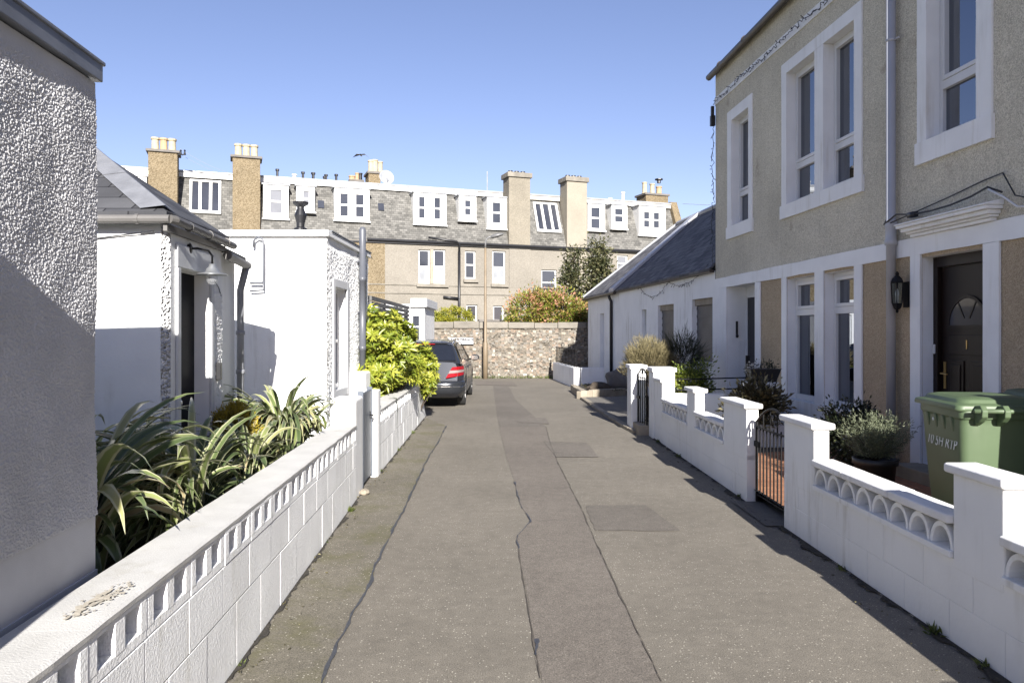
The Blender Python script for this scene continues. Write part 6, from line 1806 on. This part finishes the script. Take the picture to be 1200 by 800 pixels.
# side glazing: quads lying just proud of the cabin side
def gside(s, f_, sd):
    top = zr(s); zz_ = .985 + (top - .075 - .985) * f_; wb = wid(max(s, .5)) * .925
    return Vector((CARX + sd * (wb - max(0, zz_ - .95) * .40 + .006), CARY + s, zz_))
for sd in (1, -1):
    for pts in ([(.72, 0), (.82, 0), (1.0, 0), (1.22, 0), (1.22, 1), (1.0, 1), (.88, 1)], [(1.28, 0), (1.7, 0), (2.02, 0), (2.02, 1), (1.7, 1), (1.28, 1)], [(2.08, 0), (2.6, 0), (3.1, 0), (2.70, .98), (2.45, 1), (2.08, 1)]):
        mb = MB(); P_ = [gside(s, f_, sd) for s, f_ in pts]
        mb.prism(P_, (sd * .004, 0, 0)); mb.build('side_window', M['car_glass'], t)
    mb = MB(); mb.tube([gside(s, 1.08, sd) + Vector((sd * .012, 0, .004)) for s in (.70, 1.0, 1.5, 2.0, 2.4, 2.65, 2.9, 3.15)], .010, 6); mb.build('window_trim', M['black_paint'], t)
    mb = MB(); mb.tube([Vector((CARX + sd * (.925 * HW - .20), CARY + s, zr(s) + z)) for s, z in ((.66, .015), (.75, .045), (1.2, .05), (2.0, .05), (2.35, .045), (2.45, .01))], .014, 6); mb.build('roof_rail', M['chrome'], t)
    c = Vector((CARX + sd * .985, CARY + 2.92, 1.01)); mb = MB()
    mb.grid([[c + Vector((x * sd, .11 * k * math.cos(a) * .7, .075 * k * math.sin(a))) for a in [2 * math.pi * q / 12 for q in range(12)]] for x, k in ((-.10, .5), (-.06, .95), (0, 1.05), (.06, .95), (.10, .55), (.115, .1))], close=True)
    mb.tube([c + Vector((-sd * .16, .03, -.05)), c + Vector((-sd * .06, .0, -.03))], .025, 6)
    m_ = mb.build('mirror', M['car_paint'], t, smooth=True, merge=False)
    mb = MB(); q = c + Vector((0, -.078, 0)); mb.prism([q + Vector((sd * x, 0, z)) for x, z in ((-.08, -.05), (.07, -.05), (.09, 0), (.06, .055), (-.08, .05))], (0, -.006, 0)); mb.build('mirror_glass', M['chrome'], m_)
# rear glass
mb = MB(); P_ = []
for f_, s in ((0, .225), (1, .60)):
    top = zr(s); P_.append((s, top))
wl, wu = .70, .58
mb.prism([Vector((CARX + x, CARY + s - .012, z + .016)) for x, s, z in ((-wl, .245, zr(.245)), (wl, .245, zr(.245)), (wl * .97, .35, zr(.35)), (wu, .60, zr(.60)), (-wu, .60, zr(.60)), (-wl * .97, .35, zr(.35)))], (0, -.006, .006))
mb.build('rear_window', M['car_glass'], t)
mb = MB(); mb.hexa([Vector((CARX + x, CARY + s, z)) for z, s in ((1.395, .55), (1.425, .57)) for x, s in ((-.60, s), (.60, s), (.56, s + .14), (-.56, s + .14))]); mb.build('spoiler', M['car_paint'], t, bevel=.008)
mb = MB(); mb.box(W, CARX - .22, CARX + .22, CARY + .52, CARY + .549, 1.375, 1.392); mb.build('brake_light', M['red_lens'], t)
# bumper with reflectors and a bright strip
def tailpt(x, z, off=0):
    ax = min(abs(x), HW); sg = 1 if x >= 0 else -1
    s = 0.0
    if ax > wid(0) * .985:
        for k in range(200):
            s = k * .004
            if wid(s) * .995 >= ax: break
    p = carpt(x, s, z); nrm = Vector((sg * (.15 if ax < .62 else .7), -1, .15)).normalized() if ax < .74 else Vector((sg, -.55, .1)).normalized()
    return p + nrm * off
xs = [-.84, -.80, -.74, -.6, -.4, -.2, 0, .2, .4, .6, .74, .80, .84]
mb = MB(); mb.grid([[tailpt(x, z, o_) for x in xs] for z, o_ in ((.30, .01), (.32, .05), (.40, .075), (.50, .08), (.585, .07), (.60, .02), (.60, -.02))])
mb.build('bumper', M['car_paint'], t, smooth=True)
mb = MB(); mb.grid([[tailpt(x, z, o_) for x in xs] for z, o_ in ((.455, .083), (.46, .092), (.482, .092), (.487, .083))]); mb.build('bumper_trim', M['chrome'], t)
mb = MB(); mb.grid([[tailpt(x, z, o_) for x in xs[2:-2]] for z, o_ in ((.24, -.05), (.255, .02), (.33, .05))]); mb.build('bumper_skirt', M['black_paint'], t)
for sd in (1, -1):
    def lens(name, quad, mat, off=.014):
        mb = MB(); n = 7; rows = []
        for i in range(n + 1):
            f_ = i / n; rows.append([tailpt(sd * (quad[0][0] + (quad[1][0] - quad[0][0]) * f_), quad[0][1] + (quad[1][1] - quad[0][1]) * f_, off), tailpt(sd * (quad[3][0] + (quad[2][0] - quad[3][0]) * f_), quad[3][1] + (quad[2][1] - quad[3][1]) * f_, off)])
        mb.grid(rows); return mb.build(name, M[mat], t, smooth=True)
    lens('tail_light', [(.50, .655), (.855, .715), (.86, .775), (.55, .745)], 'red_lens')
    lens('indicator', [(.555, .75), (.86, .78), (.862, .83), (.585, .815)], 'clear_lens')
    lens('tail_light', [(.59, .82), (.862, .835), (.855, .905), (.63, .89)], 'red_lens')
mb = MB(); mb.box(W, CARX - .26, CARX + .26, CARY - .075, CARY - .055, .665, .775); mb.build('number_plate', M['sign_white'], t)
mb = MB()       # door shut lines and handles on the right side
for s in (1.25, 2.05, 3.05): mb.box(W, CARX + HW - .012, CARX + HW + .002, CARY + s - .004, CARY + s + .004, .30, .93)
mb.build('shut_line', M['black_paint'], t, merge=False)
for s in (1.36, 2.2):
    mb = MB(); mb.tube([(CARX + HW + .002, CARY + s, .845), (CARX + HW + .025, CARY + s + .03, .85), (CARX + HW + .025, CARY + s + .18, .85), (CARX + HW + .002, CARY + s + .21, .845)], .012, 6); mb.build('door_handle', M['car_paint'], t, smooth=True)
for sd in (1, -1):
    for s in (WR, WF):
        c = Vector((CARX + sd * (HW - .20), CARY + s, .315)); ax = Vector((sd, 0, 0))
        mb = MB(); mb.lathe(c, [(.16, 0), (.30, .0), (.315, .03), (.315, .16), (.30, .19), (.225, .195), (.22, .17)], 32, axis=ax)
        wh = mb.build('wheel', M['rubber'], t, smooth=True)
        mb = MB(); mb.lathe(c + ax * .145, [(.222, 0), (.222, .03), (.205, .035), (.20, .012), (.03, .012)], 28, axis=ax)
        for k in range(7):
            a = 2 * math.pi * k / 7; d_ = Vector((0, math.cos(a), math.sin(a))); e_ = Vector((0, -math.sin(a), math.cos(a)))
            o_ = c + ax * .16
            mb.hexa([o_ + d_ * .03 - e_ * .03, o_ + d_ * .21 - e_ * .022, o_ + d_ * .21 + e_ * .022, o_ + d_ * .03 + e_ * .03] + [p_ + ax * .028 for p_ in (o_ + d_ * .03 - e_ * .03, o_ + d_ * .21 - e_ * .022, o_ + d_ * .21 + e_ * .022, o_ + d_ * .03 + e_ * .03)])
        mb.build('rim', M['rim'], wh, merge=False)
mb = MB(); mb.box(W, CARX - .78, CARX + .78, CARY + .3, CARY + 4.3, .22, .60); mb.build('underbody', M['black_paint'], t)
